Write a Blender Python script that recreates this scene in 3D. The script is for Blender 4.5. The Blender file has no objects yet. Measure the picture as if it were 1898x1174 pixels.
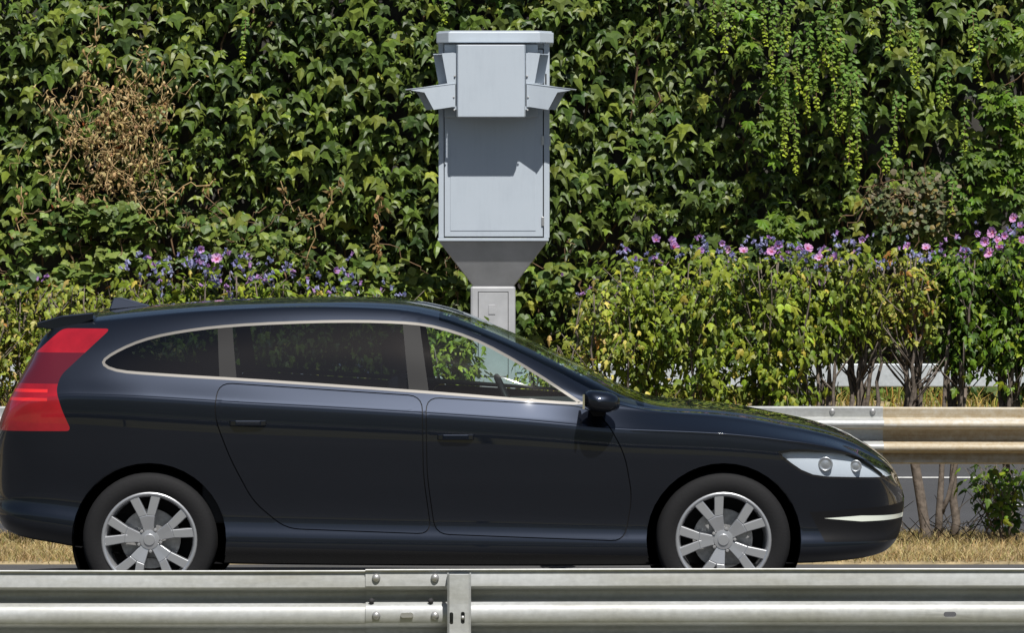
import bpy, bmesh, math, random
import numpy as np
from mathutils import Vector, Matrix
from mathutils.bvhtree import BVHTree

R = math.radians
PI = math.pi
random.seed(11)
rng = np.random.default_rng(7)
sc = bpy.context.scene
col = sc.collection

# ------------------------------------------------------------------ camera, sky, sun, exposure
CAM_H = 1.92
F_PX = 8280.0                     # focal length in pixels of the 1898 px wide photograph
cam_d = bpy.data.cameras.new('camera')
cam_d.sensor_width = 36.0
cam_d.lens = 36.0 * F_PX / 1898.0
cam_d.clip_start = 0.5
cam_d.clip_end = 3000
cam = bpy.data.objects.new('camera', cam_d)
col.objects.link(cam)
cam.location = (0, 0, CAM_H)
cam.rotation_euler = (R(90) - math.atan((587 - 389) / F_PX), 0, 0)
sc.camera = cam

SUN_EL, SUN_AZ = 57.0, 16.0       # height above the horizon; to the right of the camera's back
w = bpy.data.worlds.new('World')
sc.world = w
w.use_nodes = True
nt = w.node_tree
bg = nt.nodes['Background']
sky = nt.nodes.new('ShaderNodeTexSky')
sky.sky_type = 'NISHITA'
sky.sun_disc = False
sky.sun_elevation = R(SUN_EL)
sky.sun_rotation = R(180 - SUN_AZ)
nt.links.new(sky.outputs[0], bg.inputs[0])
bg.inputs[1].default_value = 0.05
sl = bpy.data.lights.new('sun', 'SUN')
sl.energy = 5.0
sl.angle = R(0.5)
sl.color = (1.0, 0.965, 0.91)
sun = bpy.data.objects.new('sun', sl)
col.objects.link(sun)
sd = Vector((math.sin(R(SUN_AZ)) * math.cos(R(SUN_EL)), -math.cos(R(SUN_AZ)) * math.cos(R(SUN_EL)), math.sin(R(SUN_EL))))
sun.rotation_euler = sd.to_track_quat('Z', 'Y').to_euler()
sun.location = (5, -5, 20)
sc.view_settings.view_transform = 'Standard'
sc.view_settings.look = 'None'
sc.view_settings.gamma = 1.0
sc.view_settings.use_curve_mapping = False
sc.view_settings.exposure = 0.3

def wx(px, d): return (px - 949.0) / F_PX * d
def wz(py, d): return CAM_H - (py - 389.0) / F_PX * d

# ------------------------------------------------------------------ helpers
def tag(o, label=None, cat=None, group=None, kind=None):
    if label: o['label'] = label
    if cat: o['category'] = cat
    if group: o['group'] = group
    if kind: o['kind'] = kind
    return o

def link(name, me, mat=None, parent=None):
    o = bpy.data.objects.new(name, me)
    col.objects.link(o)
    if me is not None and mat is not None and len(me.materials) == 0:
        me.materials.append(mat)
    if parent is not None:
        o.parent = parent
    return o

def empty(name, loc=(0, 0, 0)):
    o = bpy.data.objects.new(name, None)
    o.empty_display_size = 0.1
    col.objects.link(o)
    o.location = loc
    return o

def np_mesh(name, V, F, tint=None, smooth=False):
    V = np.asarray(V, dtype=np.float32); F = np.asarray(F, dtype=np.int32)
    me = bpy.data.meshes.new(name)
    me.vertices.add(len(V)); me.vertices.foreach_set('co', V.ravel())
    k = F.shape[1]
    me.loops.add(F.size); me.loops.foreach_set('vertex_index', F.ravel())
    me.polygons.add(len(F)); me.polygons.foreach_set('loop_start', np.arange(0, F.size, k, dtype=np.int32))
    me.polygons.foreach_set('use_smooth', np.full(len(F), smooth, dtype=bool))
    me.update(calc_edges=True)
    if tint is not None:
        a = me.color_attributes.new(name='tint', type='FLOAT_COLOR', domain='POINT')
        t = np.ones((len(V), 4), dtype=np.float32); t[:, :3] = tint
        a.data.foreach_set('color', t.ravel())
    return me

class MB:
    """collects simple shapes into one mesh"""
    def __init__(s): s.v = []; s.f = []
    def add(s, vs, fs):
        o = len(s.v); s.v += [tuple(p) for p in vs]; s.f += [tuple(i + o for i in f) for f in fs]; return s
    def box(s, x0, x1, y0, y1, z0, z1):
        return s.add([(x0,y0,z0),(x1,y0,z0),(x1,y1,z0),(x0,y1,z0),(x0,y0,z1),(x1,y0,z1),(x1,y1,z1),(x0,y1,z1)],
                     [(3,2,1,0),(4,5,6,7),(0,1,5,4),(1,2,6,5),(2,3,7,6),(3,0,4,7)])
    def prism_y(s, poly, y0, y1):
        n = len(poly)
        vs = [(x, y0, z) for x, z in poly] + [(x, y1, z) for x, z in poly]
        fs = [tuple(range(n)), tuple(range(2*n-1, n-1, -1))] + [((i+1) % n, i, n+i, n+(i+1) % n) for i in range(n)]
        return s.add(vs, fs)
    def prism_x(s, poly, x0, x1):
        n = len(poly)
        vs = [(x0, y, z) for y, z in poly] + [(x1, y, z) for y, z in poly]
        fs = [tuple(range(n)), tuple(range(2*n-1, n-1, -1))] + [((i+1) % n, i, n+i, n+(i+1) % n) for i in range(n)]
        return s.add(vs, fs)
    def prism_z(s, poly, z0, z1):
        n = len(poly)
        vs = [(x, y, z0) for x, y in poly] + [(x, y, z1) for x, y in poly]
        fs = [tuple(range(n-1, -1, -1)), tuple(range(n, 2*n))] + [(i, (i+1) % n, n+(i+1) % n, n+i) for i in range(n)]
        return s.add(vs, fs)
    def tube(s, pts, rad, n=6):
        pts = [Vector(p) for p in pts]; rings = []
        for i, p in enumerate(pts):
            d = (pts[min(i+1, len(pts)-1)] - pts[max(i-1, 0)]).normalized()
            a = d.cross(Vector((0.3, 1, 0.1))).normalized(); b = d.cross(a)
            r = rad[i] if hasattr(rad, '__len__') else rad
            rings.append([p + (a * math.cos(2*PI*k/n) + b * math.sin(2*PI*k/n)) * r for k in range(n)])
        vs = [q for r_ in rings for q in r_]
        fs = [(i*n+k, i*n+(k+1) % n, (i+1)*n+(k+1) % n, (i+1)*n+k) for i in range(len(pts)-1) for k in range(n)]
        fs += [tuple(range(n-1, -1, -1)), tuple((len(pts)-1)*n+k for k in range(n))]
        return s.add(vs, fs)
    def lathe_y(s, prof, c, n=48):
        """profile of (radius, y) spun about the Y axis through c"""
        vs = [(c[0]+r*math.cos(2*PI*k/n), c[1]+y, c[2]+r*math.sin(2*PI*k/n)) for r, y in prof for k in range(n)]
        fs = [(i*n+k, i*n+(k+1) % n, (i+1)*n+(k+1) % n, (i+1)*n+k) for i in range(len(prof)-1) for k in range(n)]
        return s.add(vs, fs)
    def mesh(s, name, bevel=0.0, smooth=False, seg=2):
        me = bpy.data.meshes.new(name)
        me.from_pydata(s.v, [], s.f)
        bm = bmesh.new(); bm.from_mesh(me)
        bmesh.ops.recalc_face_normals(bm, faces=bm.faces)
        if bevel > 0:
            es = [e for e in bm.edges if len(e.link_faces) == 2 and e.calc_face_angle(0) > 0.35]
            bmesh.ops.bevel(bm, geom=es, offset=bevel, segments=seg, profile=0.5, affect='EDGES', clamp_overlap=True)
        if smooth:
            for f in bm.faces: f.smooth = True
        bm.to_mesh(me); bm.free()
        return me
    def build(s, name, mat, parent=None, bevel=0.0, smooth=False, seg=2):
        return link(name, s.mesh(name, bevel, smooth, seg), mat, parent)

def auto_smooth(me, ang=35):
    bm = bmesh.new(); bm.from_mesh(me)
    for f in bm.faces: f.smooth = True
    for e in bm.edges:
        e.smooth = not (len(e.link_faces) == 2 and e.calc_face_angle(0) > R(ang))
    bm.to_mesh(me); bm.free()

# ------------------------------------------------------------------ materials
def new_mat(name):
    m = bpy.data.materials.new(name); m.use_nodes = True
    return m, m.node_tree.nodes, m.node_tree.links, m.node_tree.nodes['Principled BSDF']

def noise(N, L, scale, detail=4, rough=0.6, vec=None, stretch=None):
    tc = N.new('ShaderNodeTexCoord'); n = N.new('ShaderNodeTexNoise')
    n.inputs['Scale'].default_value = scale; n.inputs['Detail'].default_value = detail; n.inputs['Roughness'].default_value = rough
    if stretch:
        mp = N.new('ShaderNodeMapping'); mp.inputs['Scale'].default_value = stretch
        L.new(tc.outputs['Object'], mp.inputs[0]); L.new(mp.outputs[0], n.inputs['Vector'])
    else:
        L.new(tc.outputs['Object'], n.inputs['Vector'])
    return n

def ramp(N, L, src, stops):
    r = N.new('ShaderNodeValToRGB')
    e = r.color_ramp.elements
    while len(e) < len(stops): e.new(0.5)
    for i, (p, c) in enumerate(stops):
        e[i].position = p; e[i].color = (c[0], c[1], c[2], 1)
    L.new(src, r.inputs[0]); return r

def bump(N, L, P, src, strength, dist=0.01):
    b = N.new('ShaderNodeBump'); b.inputs['Strength'].default_value = strength; b.inputs['Distance'].default_value = dist
    L.new(src, b.inputs['Height']); L.new(b.outputs[0], P.inputs['Normal'])

def simple(name, c, rough=0.5, metal=0.0, spec=0.5, coat=0.0, var=0.0, scale=8, bmp=0.0):
    m, N, L, P = new_mat(name)
    P.inputs['Base Color'].default_value = (*c, 1)
    P.inputs['Roughness'].default_value = rough; P.inputs['Metallic'].default_value = metal
    P.inputs['Specular IOR Level'].default_value = spec
    P.inputs['Coat Weight'].default_value = coat; P.inputs['Coat Roughness'].default_value = 0.03
    if var > 0 or bmp > 0:
        n = noise(N, L, scale, 6)
        if var > 0:
            lo = tuple(x * (1 - var) for x in c); hi = tuple(min(1, x * (1 + var)) for x in c)
            r = ramp(N, L, n.outputs['Fac'], [(0.3, lo), (0.7, hi)]); L.new(r.outputs[0], P.inputs['Base Color'])
        if bmp > 0: bump(N, L, P, n.outputs['Fac'], bmp)
    return m

def mat_cabinet():
    m, N, L, P = new_mat('grey_cabinet_paint')
    n = noise(N, L, 3.0, 8, 0.65)
    n2 = noise(N, L, 14.0, 5, 0.7, stretch=(3, 3, 0.25))        # rain streaks
    mx = N.new('ShaderNodeMix'); mx.data_type = 'FLOAT'
    mx.inputs[0].default_value = 0.4
    L.new(n.outputs['Fac'], mx.inputs[2]); L.new(n2.outputs['Fac'], mx.inputs[3])
    r = ramp(N, L, mx.outputs[0], [(0.3, (0.375, 0.42, 0.475)), (0.5, (0.415, 0.465, 0.52)), (0.75, (0.43, 0.48, 0.535))])
    L.new(r.outputs[0], P.inputs['Base Color'])
    P.inputs['Roughness'].default_value = 0.42
    n3 = noise(N, L, 220, 2)
    bump(N, L, P, n3.outputs['Fac'], 0.05, 0.002)
    return m

def mat_galv(name, base, dirt, amount, rough=0.5, metal=0.25):
    m, N, L, P = new_mat(name)
    n = noise(N, L, 5.0, 8, 0.7, stretch=(0.35, 1, 2.2))
    n2 = noise(N, L, 45.0, 4, 0.6)
    r = ramp(N, L, n.outputs['Fac'], [(0.5 - amount * 0.35, base), (0.62 - amount * 0.2, tuple((a + b) / 2 for a, b in zip(base, dirt))), (0.8 - amount * 0.2, dirt)])
    r2 = ramp(N, L, n2.outputs['Fac'], [(0.3, (0.82, 0.82, 0.82)), (0.7, (1.0, 1.0, 1.0))])
    mx = N.new('ShaderNodeMix'); mx.data_type = 'RGBA'; mx.blend_type = 'MULTIPLY'; mx.inputs[0].default_value = 1
    L.new(r.outputs[0], mx.inputs[6]); L.new(r2.outputs[0], mx.inputs[7]); L.new(mx.outputs[2], P.inputs['Base Color'])
    P.inputs['Metallic'].default_value = metal; P.inputs['Roughness'].default_value = rough
    bump(N, L, P, n.outputs['Fac'], 0.08, 0.004)
    return m

def mat_leaf(name, rough=0.38, trans=0.18, spec=0.5):
    m, N, L, P = new_mat(name)
    at = N.new('ShaderNodeAttribute'); at.attribute_name = 'tint'
    n = noise(N, L, 30, 3)
    r = ramp(N, L, n.outputs['Fac'], [(0.3, (0.75, 0.78, 0.7)), (0.7, (1.15, 1.12, 1.1))])
    mx = N.new('ShaderNodeMix'); mx.data_type = 'RGBA'; mx.blend_type = 'MULTIPLY'; mx.inputs[0].default_value = 1
    L.new(at.outputs['Color'], mx.inputs[6]); L.new(r.outputs[0], mx.inputs[7])
    L.new(mx.outputs[2], P.inputs['Base Color'])
    P.inputs['Roughness'].default_value = rough; P.inputs['Specular IOR Level'].default_value = spec
    tr = N.new('ShaderNodeBsdfTranslucent'); L.new(mx.outputs[2], tr.inputs['Color'])
    ms = N.new('ShaderNodeMixShader'); ms.inputs[0].default_value = trans
    out = N['Material Output'] if 'Material Output' in N else [x for x in N if x.type == 'OUTPUT_MATERIAL'][0]
    L.new(P.outputs[0], ms.inputs[1]); L.new(tr.outputs[0], ms.inputs[2]); L.new(ms.outputs[0], out.inputs['Surface'])
    return m

def mat_glass(name, tint, refl=1.0):
    m, N, L, P = new_mat(name)
    t = N.new('ShaderNodeBsdfTransparent'); t.inputs[0].default_value = (*tint, 1)
    g = N.new('ShaderNodeBsdfGlossy'); g.inputs['Roughness'].default_value = 0.02
    fr = N.new('ShaderNodeFresnel'); fr.inputs[0].default_value = 1.52
    # a pane is thin: both sides reflect alike, so undo the index flip on back faces
    ge = N.new('ShaderNodeNewGeometry'); mi = N.new('ShaderNodeMix'); mi.data_type = 'FLOAT'
    mi.inputs[2].default_value = 1.52; mi.inputs[3].default_value = 1 / 1.52
    L.new(ge.outputs['Backfacing'], mi.inputs[0]); L.new(mi.outputs[0], fr.inputs[0])
    ms = N.new('ShaderNodeMixShader')
    mu = N.new('ShaderNodeMath'); mu.operation = 'MULTIPLY'; mu.inputs[1].default_value = refl; mu.use_clamp = True
    L.new(fr.outputs[0], mu.inputs[0]); L.new(mu.outputs[0], ms.inputs[0])
    L.new(t.outputs[0], ms.inputs[1]); L.new(g.outputs[0], ms.inputs[2])
    out = [x for x in N if x.type == 'OUTPUT_MATERIAL'][0]
    L.new(ms.outputs[0], out.inputs['Surface'])
    return m

def mat_asphalt(name, base):
    m, N, L, P = new_mat(name)
    n = noise(N, L, 160, 4, 0.7); n2 = noise(N, L, 0.9, 6, 0.6, stretch=(0.25, 1, 1))
    mx = N.new('ShaderNodeMix'); mx.data_type = 'FLOAT'; mx.inputs[0].default_value = 0.45
    L.new(n.outputs['Fac'], mx.inputs[2]); L.new(n2.outputs['Fac'], mx.inputs[3])
    r = ramp(N, L, mx.outputs[0], [(0.3, tuple(c * 0.65 for c in base)), (0.7, tuple(c * 1.4 for c in base))])
    L.new(r.outputs[0], P.inputs['Base Color']); P.inputs['Roughness'].default_value = 0.85
    bump(N, L, P, n.outputs['Fac'], 0.5, 0.01)
    return m

def mat_line():
    m, N, L, P = new_mat('worn_road_paint')
    n = noise(N, L, 26, 6, 0.75)
    r = ramp(N, L, n.outputs['Fac'], [(0.33, (0.12, 0.12, 0.12)), (0.45, (0.62, 0.62, 0.6)), (0.8, (0.78, 0.78, 0.75))])
    L.new(r.outputs[0], P.inputs['Base Color']); P.inputs['Roughness'].default_value = 0.7
    return m

M = {}
M['cab'] = mat_cabinet()
M['cab_column'] = simple('column_grey_paint', (0.36, 0.365, 0.375), 0.5, var=0.14, scale=5)
M['gap'] = simple('dark_gap', (0.02, 0.02, 0.022), 0.8)
M['steel'] = simple('bright_steel', (0.55, 0.55, 0.55), 0.35, 0.8)
M['lens'] = simple('dark_lens_glass', (0.01, 0.01, 0.012), 0.06, coat=1)
M['galv'] = mat_galv('galvanised_steel', (0.47, 0.485, 0.49), (0.32, 0.32, 0.285), 0.35)
def mat_dusty():
    m, N, L, P = new_mat('dust_stained_steel')
    n = noise(N, L, 1.6, 7, 0.65, stretch=(0.22, 1, 16)); n2 = noise(N, L, 30, 5, 0.7)
    mx = N.new('ShaderNodeMix'); mx.data_type = 'FLOAT'; mx.inputs[0].default_value = 0.35
    L.new(n.outputs['Fac'], mx.inputs[2]); L.new(n2.outputs['Fac'], mx.inputs[3])
    r_ = ramp(N, L, mx.outputs[0], [(0.36, (0.50, 0.49, 0.46)), (0.46, (0.43, 0.38, 0.29)), (0.60, (0.31, 0.235, 0.135)), (0.75, (0.20, 0.145, 0.08))])
    L.new(r_.outputs[0], P.inputs['Base Color']); P.inputs['Roughness'].default_value = 0.65; P.inputs['Metallic'].default_value = 0.1
    bump(N, L, P, n2.outputs['Fac'], 0.15, 0.004); return m
M['galv_dusty'] = mat_dusty()
M['galv_far'] = mat_galv('pale_galvanised_steel', (0.62, 0.66, 0.68), (0.50, 0.53, 0.54), 0.3, 0.4, 0.3)
M['bolt'] = simple('bolt_steel', (0.38, 0.38, 0.38), 0.45, 0.6, var=0.2, scale=60)
M['asphalt'] = mat_asphalt('asphalt', (0.06, 0.06, 0.062))
M['asphalt_far'] = mat_asphalt('asphalt_older', (0.05, 0.051, 0.056))
M['line'] = mat_line()
M['soil'] = simple('dry_soil', (0.26, 0.205, 0.115), 0.95, var=0.4, scale=12, bmp=0.5)
M['ground'] = simple('dry_grassland', (0.14, 0.13, 0.06), 0.95, var=0.35, scale=1.5)
M['wall'] = simple('stained_concrete', (0.045, 0.042, 0.037), 0.9, var=0.5, scale=2.5, bmp=0.3)
M['refl_bank'] = simple('dark_reflection_bank', (0.045, 0.06, 0.025), 0.95, var=0.5, scale=0.8, bmp=0.6)
M['ivy'] = mat_leaf('ivy_leaf', 0.5, 0.14, 0.45)
M['leaf'] = mat_leaf('shrub_leaf', 0.5, 0.3, 0.35)
M['petal'] = mat_leaf('petal', 0.6, 0.3, 0.3)
M['drygrass'] = mat_leaf('dry_blade', 0.7, 0.25, 0.2)
M['bark'] = simple('grey_bark', (0.13, 0.105, 0.085), 0.9, var=0.45, scale=30, bmp=0.6)
M['twig'] = simple('dark_twig', (0.06, 0.05, 0.04), 0.9, var=0.3, scale=30)
M['deadstem'] = simple('dead_stem', (0.36, 0.25, 0.12), 0.9, var=0.35, scale=20)
M['vinestem'] = simple('vine_stem', (0.14, 0.085, 0.045), 0.9, var=0.4, scale=20)

# ------------------------------------------------------------------ ground, roads, median, wall
def sheet(name, x0, x1, y0, y1, z, mat, kind='structure'):
    o = MB().add([(x0, y0, z), (x1, y0, z), (x1, y1, z), (x0, y1, z)], [(0, 1, 2, 3)]).build(name, mat)
    return tag(o, kind=kind)
g = sheet('ground', -400, 400, -200, 500, -0.06, M['ground']); tag(g, 'wide dry ground around the road', 'ground')
r1 = sheet('road', -300, 300, 15.75, 24.12, 0.0, M['asphalt']); tag(r1, 'dark asphalt carriageway the car drives on', 'road')
r2 = sheet('road', -300, 300, 25.9, 33.75, 0.0, M['asphalt_far']); tag(r2, 'grey asphalt carriageway beyond the planted median', 'road')
for (y, wdt, lab, dash) in ((26.06, 0.15, 'white edge line next to the planted median', False), (28.9, 0.10, 'faint dashed lane line in the middle of the far road', True),
                            (31.85, 0.13, 'white edge line on the far side of the far road', False)):
    mb = MB()
    if dash:
        for k in range(-8, 9):
            x0 = 3.2 + k * 9.0
            mb.add([(x0, y, .004), (x0 + 3, y, .004), (x0 + 3, y + wdt, .004), (x0, y + wdt, .004)], [(0, 1, 2, 3)])
    else:
        mb.add([(-120, y, .004), (120, y, .004), (120, y + wdt, .004), (-120, y + wdt, .004)], [(0, 1, 2, 3)])
    o = mb.build('road_marking', M['line']); tag(o, lab, 'road marking', kind='structure')
# median: a low earth strip with a soft shoulder
mb = MB().prism_x([(24.05, -0.05), (24.14, 0.012), (24.5, 0.05), (25.4, 0.05), (25.86, 0.012), (25.95, -0.05)], -120, 120)
tag(mb.build('median', M['soil']), 'narrow earth strip between the two roads', 'median', kind='structure')
# far bank up to the wall foot
mb = MB().prism_x([(33.6, -0.05), (33.75, 0.03), (34.1, 0.06), (35.2, 0.16), (36.2, 0.36), (36.7, 0.40), (36.7, -0.05)], -120, 120)
tag(mb.build('bank', M['soil']), 'low earth bank rising to the ivy wall', 'bank', kind='structure')
emb = MB().prism_x([(-6, -0.05), (-9, 0.6), (-16, 5.5), (-22, 9.0), (-60, 10.0), (-60, -0.05)], -220, 220).build('reflection_bank', M['refl_bank'])  # added out of view so the car's lower doors reflect something dark
tag(emb, 'unseen dark slope added behind the camera for the car doors to reflect', 'reflection_bank', kind='structure')
wall = MB().box(-30, 30, 36.55, 36.95, -0.05, 5.2).build('wall', M['wall'], bevel=0.02)
tag(wall, 'dark stained concrete wall covered by the ivy', 'wall')

# ------------------------------------------------------------------ leaves
def mirror_leaf(right, centre, faces_r):
    """right: verts with x>0, centre: verts on x=0; faces use ('c',i) / ('r',i)"""
    V = list(centre) + list(right) + [(-x, y, z) for x, y, z in right]
    nc, nr = len(centre), len(right)
    F = []
    for f in faces_r:
        F.append(tuple(i if k == 'c' else nc + i for k, i in f))
        F.append(tuple((i if k == 'c' else nc + nr + i) for k, i in reversed(f)))
    return np.array(V, dtype=np.float32), np.array(F, dtype=np.int32)
c = lambda i: ('c', i)
r = lambda i: ('r', i)
def ivy_proto(lobe, droop, fold):
    # base, mid vein, tip / base corner, shoulder, shoulder tooth, lobe tip, lower tooth, sinus, centre tooth, lobe vein
    C = [(0, 0, 0), (0, -0.40, 0.06 * fold), (0, -1.12, -0.20 * droop), (0, -0.76, 0.0)]
    Rr = [(0.14, 0.15, -0.03), (0.37, 0.10, -0.07), (0.47, -0.10, -0.07 * droop), (0.74 + lobe, -0.44, -0.24 * droop), (0.40, -0.37, -0.09),
          (0.20, -0.45, -0.08 * fold), (0.165, -0.72, -0.09), (0.33, -0.16, 0.05 * fold)]
    Fr = [(c(0), r(7), r(0)), (r(0), r(7), r(1)), (r(1), r(7), r(2)), (r(2), r(7), r(3)), (r(3), r(7), r(4)), (r(4), r(7), r(5)), (r(5), r(7), c(1)), (c(0), c(1), r(7)),
          (c(1), c(3), r(5)), (r(5), c(3), r(6)), (r(6), c(3), c(2))]
    return mirror_leaf(Rr, C, Fr)
IVY = [ivy_proto(0.0, 1.0, 1.0), ivy_proto(0.08, 1.5, 1.6), ivy_proto(-0.1, 0.7, 0.8), ivy_proto(0.03, 2.0, 2.2)]
def oval_proto(wd, droop, tooth=0.0):
    C = [(0, 0, 0), (0, -0.35, 0.03), (0, -0.7, 0.0), (0, -1.0, -0.12 * droop)]
    Rr = [(wd * 0.75, -0.18, -0.03), (wd, -0.42 + tooth, -0.05), (wd * 0.62, -0.72, -0.06 * droop)]
    Fr = [(c(0), c(1), r(0)), (r(0), c(1), r(1)), (r(1), c(1), c(2)), (r(1), c(2), r(2)), (r(2), c(2), c(3))]
    return mirror_leaf(Rr, C, Fr)
def lobed_proto(wd, droop):
    C = [(0, 0, 0), (0, -0.30, 0.04), (0, -0.62, 0.02), (0, -1.12, -0.2 * droop)]
    Rr = [(wd * 0.7, -0.12, -0.03), (wd * 1.15, -0.46, -0.08 * droop), (wd * 0.62, -0.50, -0.04), (wd * 0.5, -0.80, -0.09 * droop)]
    Fr = [(c(0), c(1), r(0)), (r(0), c(1), r(1)), (r(1), c(1), r(2)), (r(2), c(1), c(2)), (r(2), c(2), r(3)), (r(3), c(2), c(3))]
    return mirror_leaf(Rr, C, Fr)
HIB = [lobed_proto(0.30, 1.2), lobed_proto(0.36, 0.6), lobed_proto(0.24, 2.0)]
BRM = [oval_proto(0.42, 0.8), oval_proto(0.5, 0.4)]
SMALL = [oval_proto(0.45, 0.8)]
NARROW = [oval_proto(0.2, 1.4), oval_proto(0.24, 0.8)]
DEAD = [oval_proto(0.25, 5.0), oval_proto(0.2, 8.0)]

def basis(nrm, tip):
    """(n,3) normals and wanted tip directions -> (n,3,3) with columns x, y, z"""
    z = nrm / np.linalg.norm(nrm, axis=1, keepdims=True)
    t = tip - (tip * z).sum(1, keepdims=True) * z
    t /= np.linalg.norm(t, axis=1, keepdims=True) + 1e-9
    y = -t
    x = np.cross(y, z)
    return np.stack([x, y, z], axis=2)

def scatter(protos, which, B, pos, scale, tint):
    Vs, Fs, Ts, off = [], [], [], 0
    for k, (PV, PF) in enumerate(protos):
        ids = np.nonzero(which == k)[0]
        if len(ids) == 0: continue
        V = np.einsum('nij,vj->nvi', B[ids], PV) * scale[ids][:, None, None] + pos[ids][:, None, :]
        n, v = V.shape[:2]
        Vs.append(V.reshape(-1, 3))
        Fs.append((PF[None] + (np.arange(n) * v)[:, None, None] + off).reshape(-1, 3))
        Ts.append(np.repeat(tint[ids], v, axis=0))
        off += n * v
    return np.concatenate(Vs), np.concatenate(Fs), np.concatenate(Ts)

def leaf_objects(name, protos, which, B, pos, scale, tint, mat, parent, ids, ntint=5):
    """single leaves: meshes shared between leaves of one shape and shade"""
    order = np.argsort(tint[:, 1]); rank = np.empty(len(order)); rank[order] = np.arange(len(order))
    cls = np.minimum((rank / max(1, len(order)) * ntint).astype(int), ntint - 1)
    cache = {}
    for i in ids:
        key = (int(which[i]), int(cls[i]))
        if key not in cache:
            PV, PF = protos[key[0]]
            me = np_mesh(name, PV, PF, tint[i]); me.materials.append(mat); cache[key] = me
        o = bpy.data.objects.new(name, cache[key]); col.objects.link(o)
        Mx = Matrix.Identity(4)
        for a in range(3):
            for b in range(3): Mx[a][b] = float(B[i][a, b] * scale[i])
            Mx[a][3] = float(pos[i][a])
        o.parent = parent
        o.matrix_parent_inverse = parent_inv(parent)
        o.matrix_basis = Mx
def parent_inv(p):
    return Matrix.Translation(-Vector(p.location))

def tints(n, cols, weights, jit=0.18):
    cols = np.array(cols); k = rng.choice(len(cols), n, p=np.array(weights) / sum(weights))
    t = cols[k] * (1 + rng.normal(0, jit, (n, 1))) * (1 + rng.normal(0, 0.06, (n, 3)))
    return np.clip(t, 0.002, 0.9)

# smooth random field for the swells of the ivy
def field(x, z, seed, s):
    r_ = np.random.default_rng(seed); v = np.zeros_like(x)
    for k in range(9):
        a = r_.uniform(0, 2 * PI); f = s * r_.uniform(0.6, 1.8)
        v += np.sin((x * math.cos(a) + z * math.sin(a)) * f + r_.uniform(0, 6.28))
    return v / 3.0

D_IVY = 36.0
ivy = empty('ivy', (0, 36.5, 0.4)); tag(ivy, 'dense dark green three-lobed ivy curtain covering the whole background wall', 'ivy')
def ivy_layer(n, depth, smin, smax, el_mu):
    deep = depth < 0.05
    x = rng.uniform(-6.6, 6.6, n); z = rng.uniform(0.35, 4.9, n)
    pxx = 949 + x * F_PX / D_IVY; pyy = 389 + (CAM_H - z) * F_PX / D_IVY
    y = 36.42 - depth - 0.10 * field(x, z, 3, 2.6) - 0.05 * field(x, z, 5, 9.0) + rng.normal(0, 0.03, n)
    y = np.minimum(y, 36.47)
    keep = np.ones(n, bool)
    u = rng.uniform(0, 1, n)
    dead = (np.abs(pxx - 215) < 105) & (np.abs(pyy - 245) < 105)
    keep &= ~(dead & (u < 0.42))
    hol = (((pxx - 1662) / 85) ** 2 + ((pyy - 275) / 62) ** 2) < 1
    keep &= ~(hol & (u < (0.2 if deep else 0.95)))
    vir = (pxx > 1770) & (pxx < 2000) & (pyy > 130)
    keep &= ~(vir & (u < 0.6))
    stra = (pxx > 1300) & (pxx < 1760) & (pyy < 230)
    keep &= ~(stra & (u < 0.15))
    low = (pyy > 430) & (pxx < 330)
    keep &= ~(low & (u < 0.55))
    keep &= ~((field(x, z, 21, 7.5) < -0.7) & (u < 0.4))
    x, z, y, pxx, pyy = x[keep], z[keep], y[keep], pxx[keep], pyy[keep]; n = len(x)
    el = np.radians(rng.normal(el_mu, 15, n)); yaw = np.radians(rng.normal(0, 30, n))
    nrm = np.stack([np.sin(yaw) * np.cos(el), -np.cos(yaw) * np.cos(el), np.sin(el)], 1)
    tip = np.stack([rng.normal(0, 0.33, n), rng.normal(-0.2, 0.15, n), -np.ones(n)], 1)
    B = basis(nrm, tip)
    pos = np.stack([x, y, z], 1)
    s = rng.uniform(smin, smax, n) * (0.85 + 0.25 * (field(x, z, 33, 1.5) > 0))
    return B, pos, s, pxx, pyy
LA = ivy_layer(8000, 0.22, 0.05, 0.150, 41)
LB = ivy_layer(6000, 0.11, 0.055, 0.14, 36)
LC = ivy_layer(6500, 0.03, 0.08, 0.15, 25)
B = np.concatenate([LA[0], LB[0], LC[0]]); pos = np.concatenate([LA[1], LB[1], LC[1]]); s = np.concatenate([LA[2], LB[2], LC[2]])
pxx = np.concatenate([LA[3], LB[3], LC[3]]); pyy = np.concatenate([LA[4], LB[4], LC[4]])
n = len(s); which = rng.integers(0, 4, n)
tint = tints(n, [(0.053, 0.090, 0.012), (0.080, 0.125, 0.016), (0.130, 0.172, 0.024), (0.032, 0.060, 0.013), (0.21, 0.23, 0.035)], [27, 34, 24, 15, 1.5])
nA = len(LA[2])
infr = (pxx > 8) & (pxx < 1890) & (pyy > 8) & (pyy < 520) & ~((pxx > 760) & (pxx < 1070) & (pyy > 50))
score = np.where(infr & (np.arange(n) < nA), s * (0.3 - B[:, 1, 2]) - (pos[:, 1] - 36.2) * 0.3, -1)
cand = np.argsort(-score)
taken, grid = [], {}
for i in cand:
    kx, ky = int(pxx[i] // 34), int(pyy[i] // 30)
    if grid.get((kx, ky)): continue
    grid[(kx, ky)] = 1; taken.append(i)
    if len(taken) == 300: break
single = np.zeros(n, bool); single[taken] = True
pos[single, 1] -= 0.03
leaf_objects('leaf', IVY, which, B, pos, s, tint, M['ivy'], ivy, taken)
rest = ~single
V, F, T = scatter(IVY, which[rest], B[rest], pos[rest] - np.array([0, 36.5, 0.4]), s[rest], tint[rest])
o = link('foliage', np_mesh('foliage', V, F, T), M['ivy'], ivy); tag(o, kind='stuff')
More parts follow.
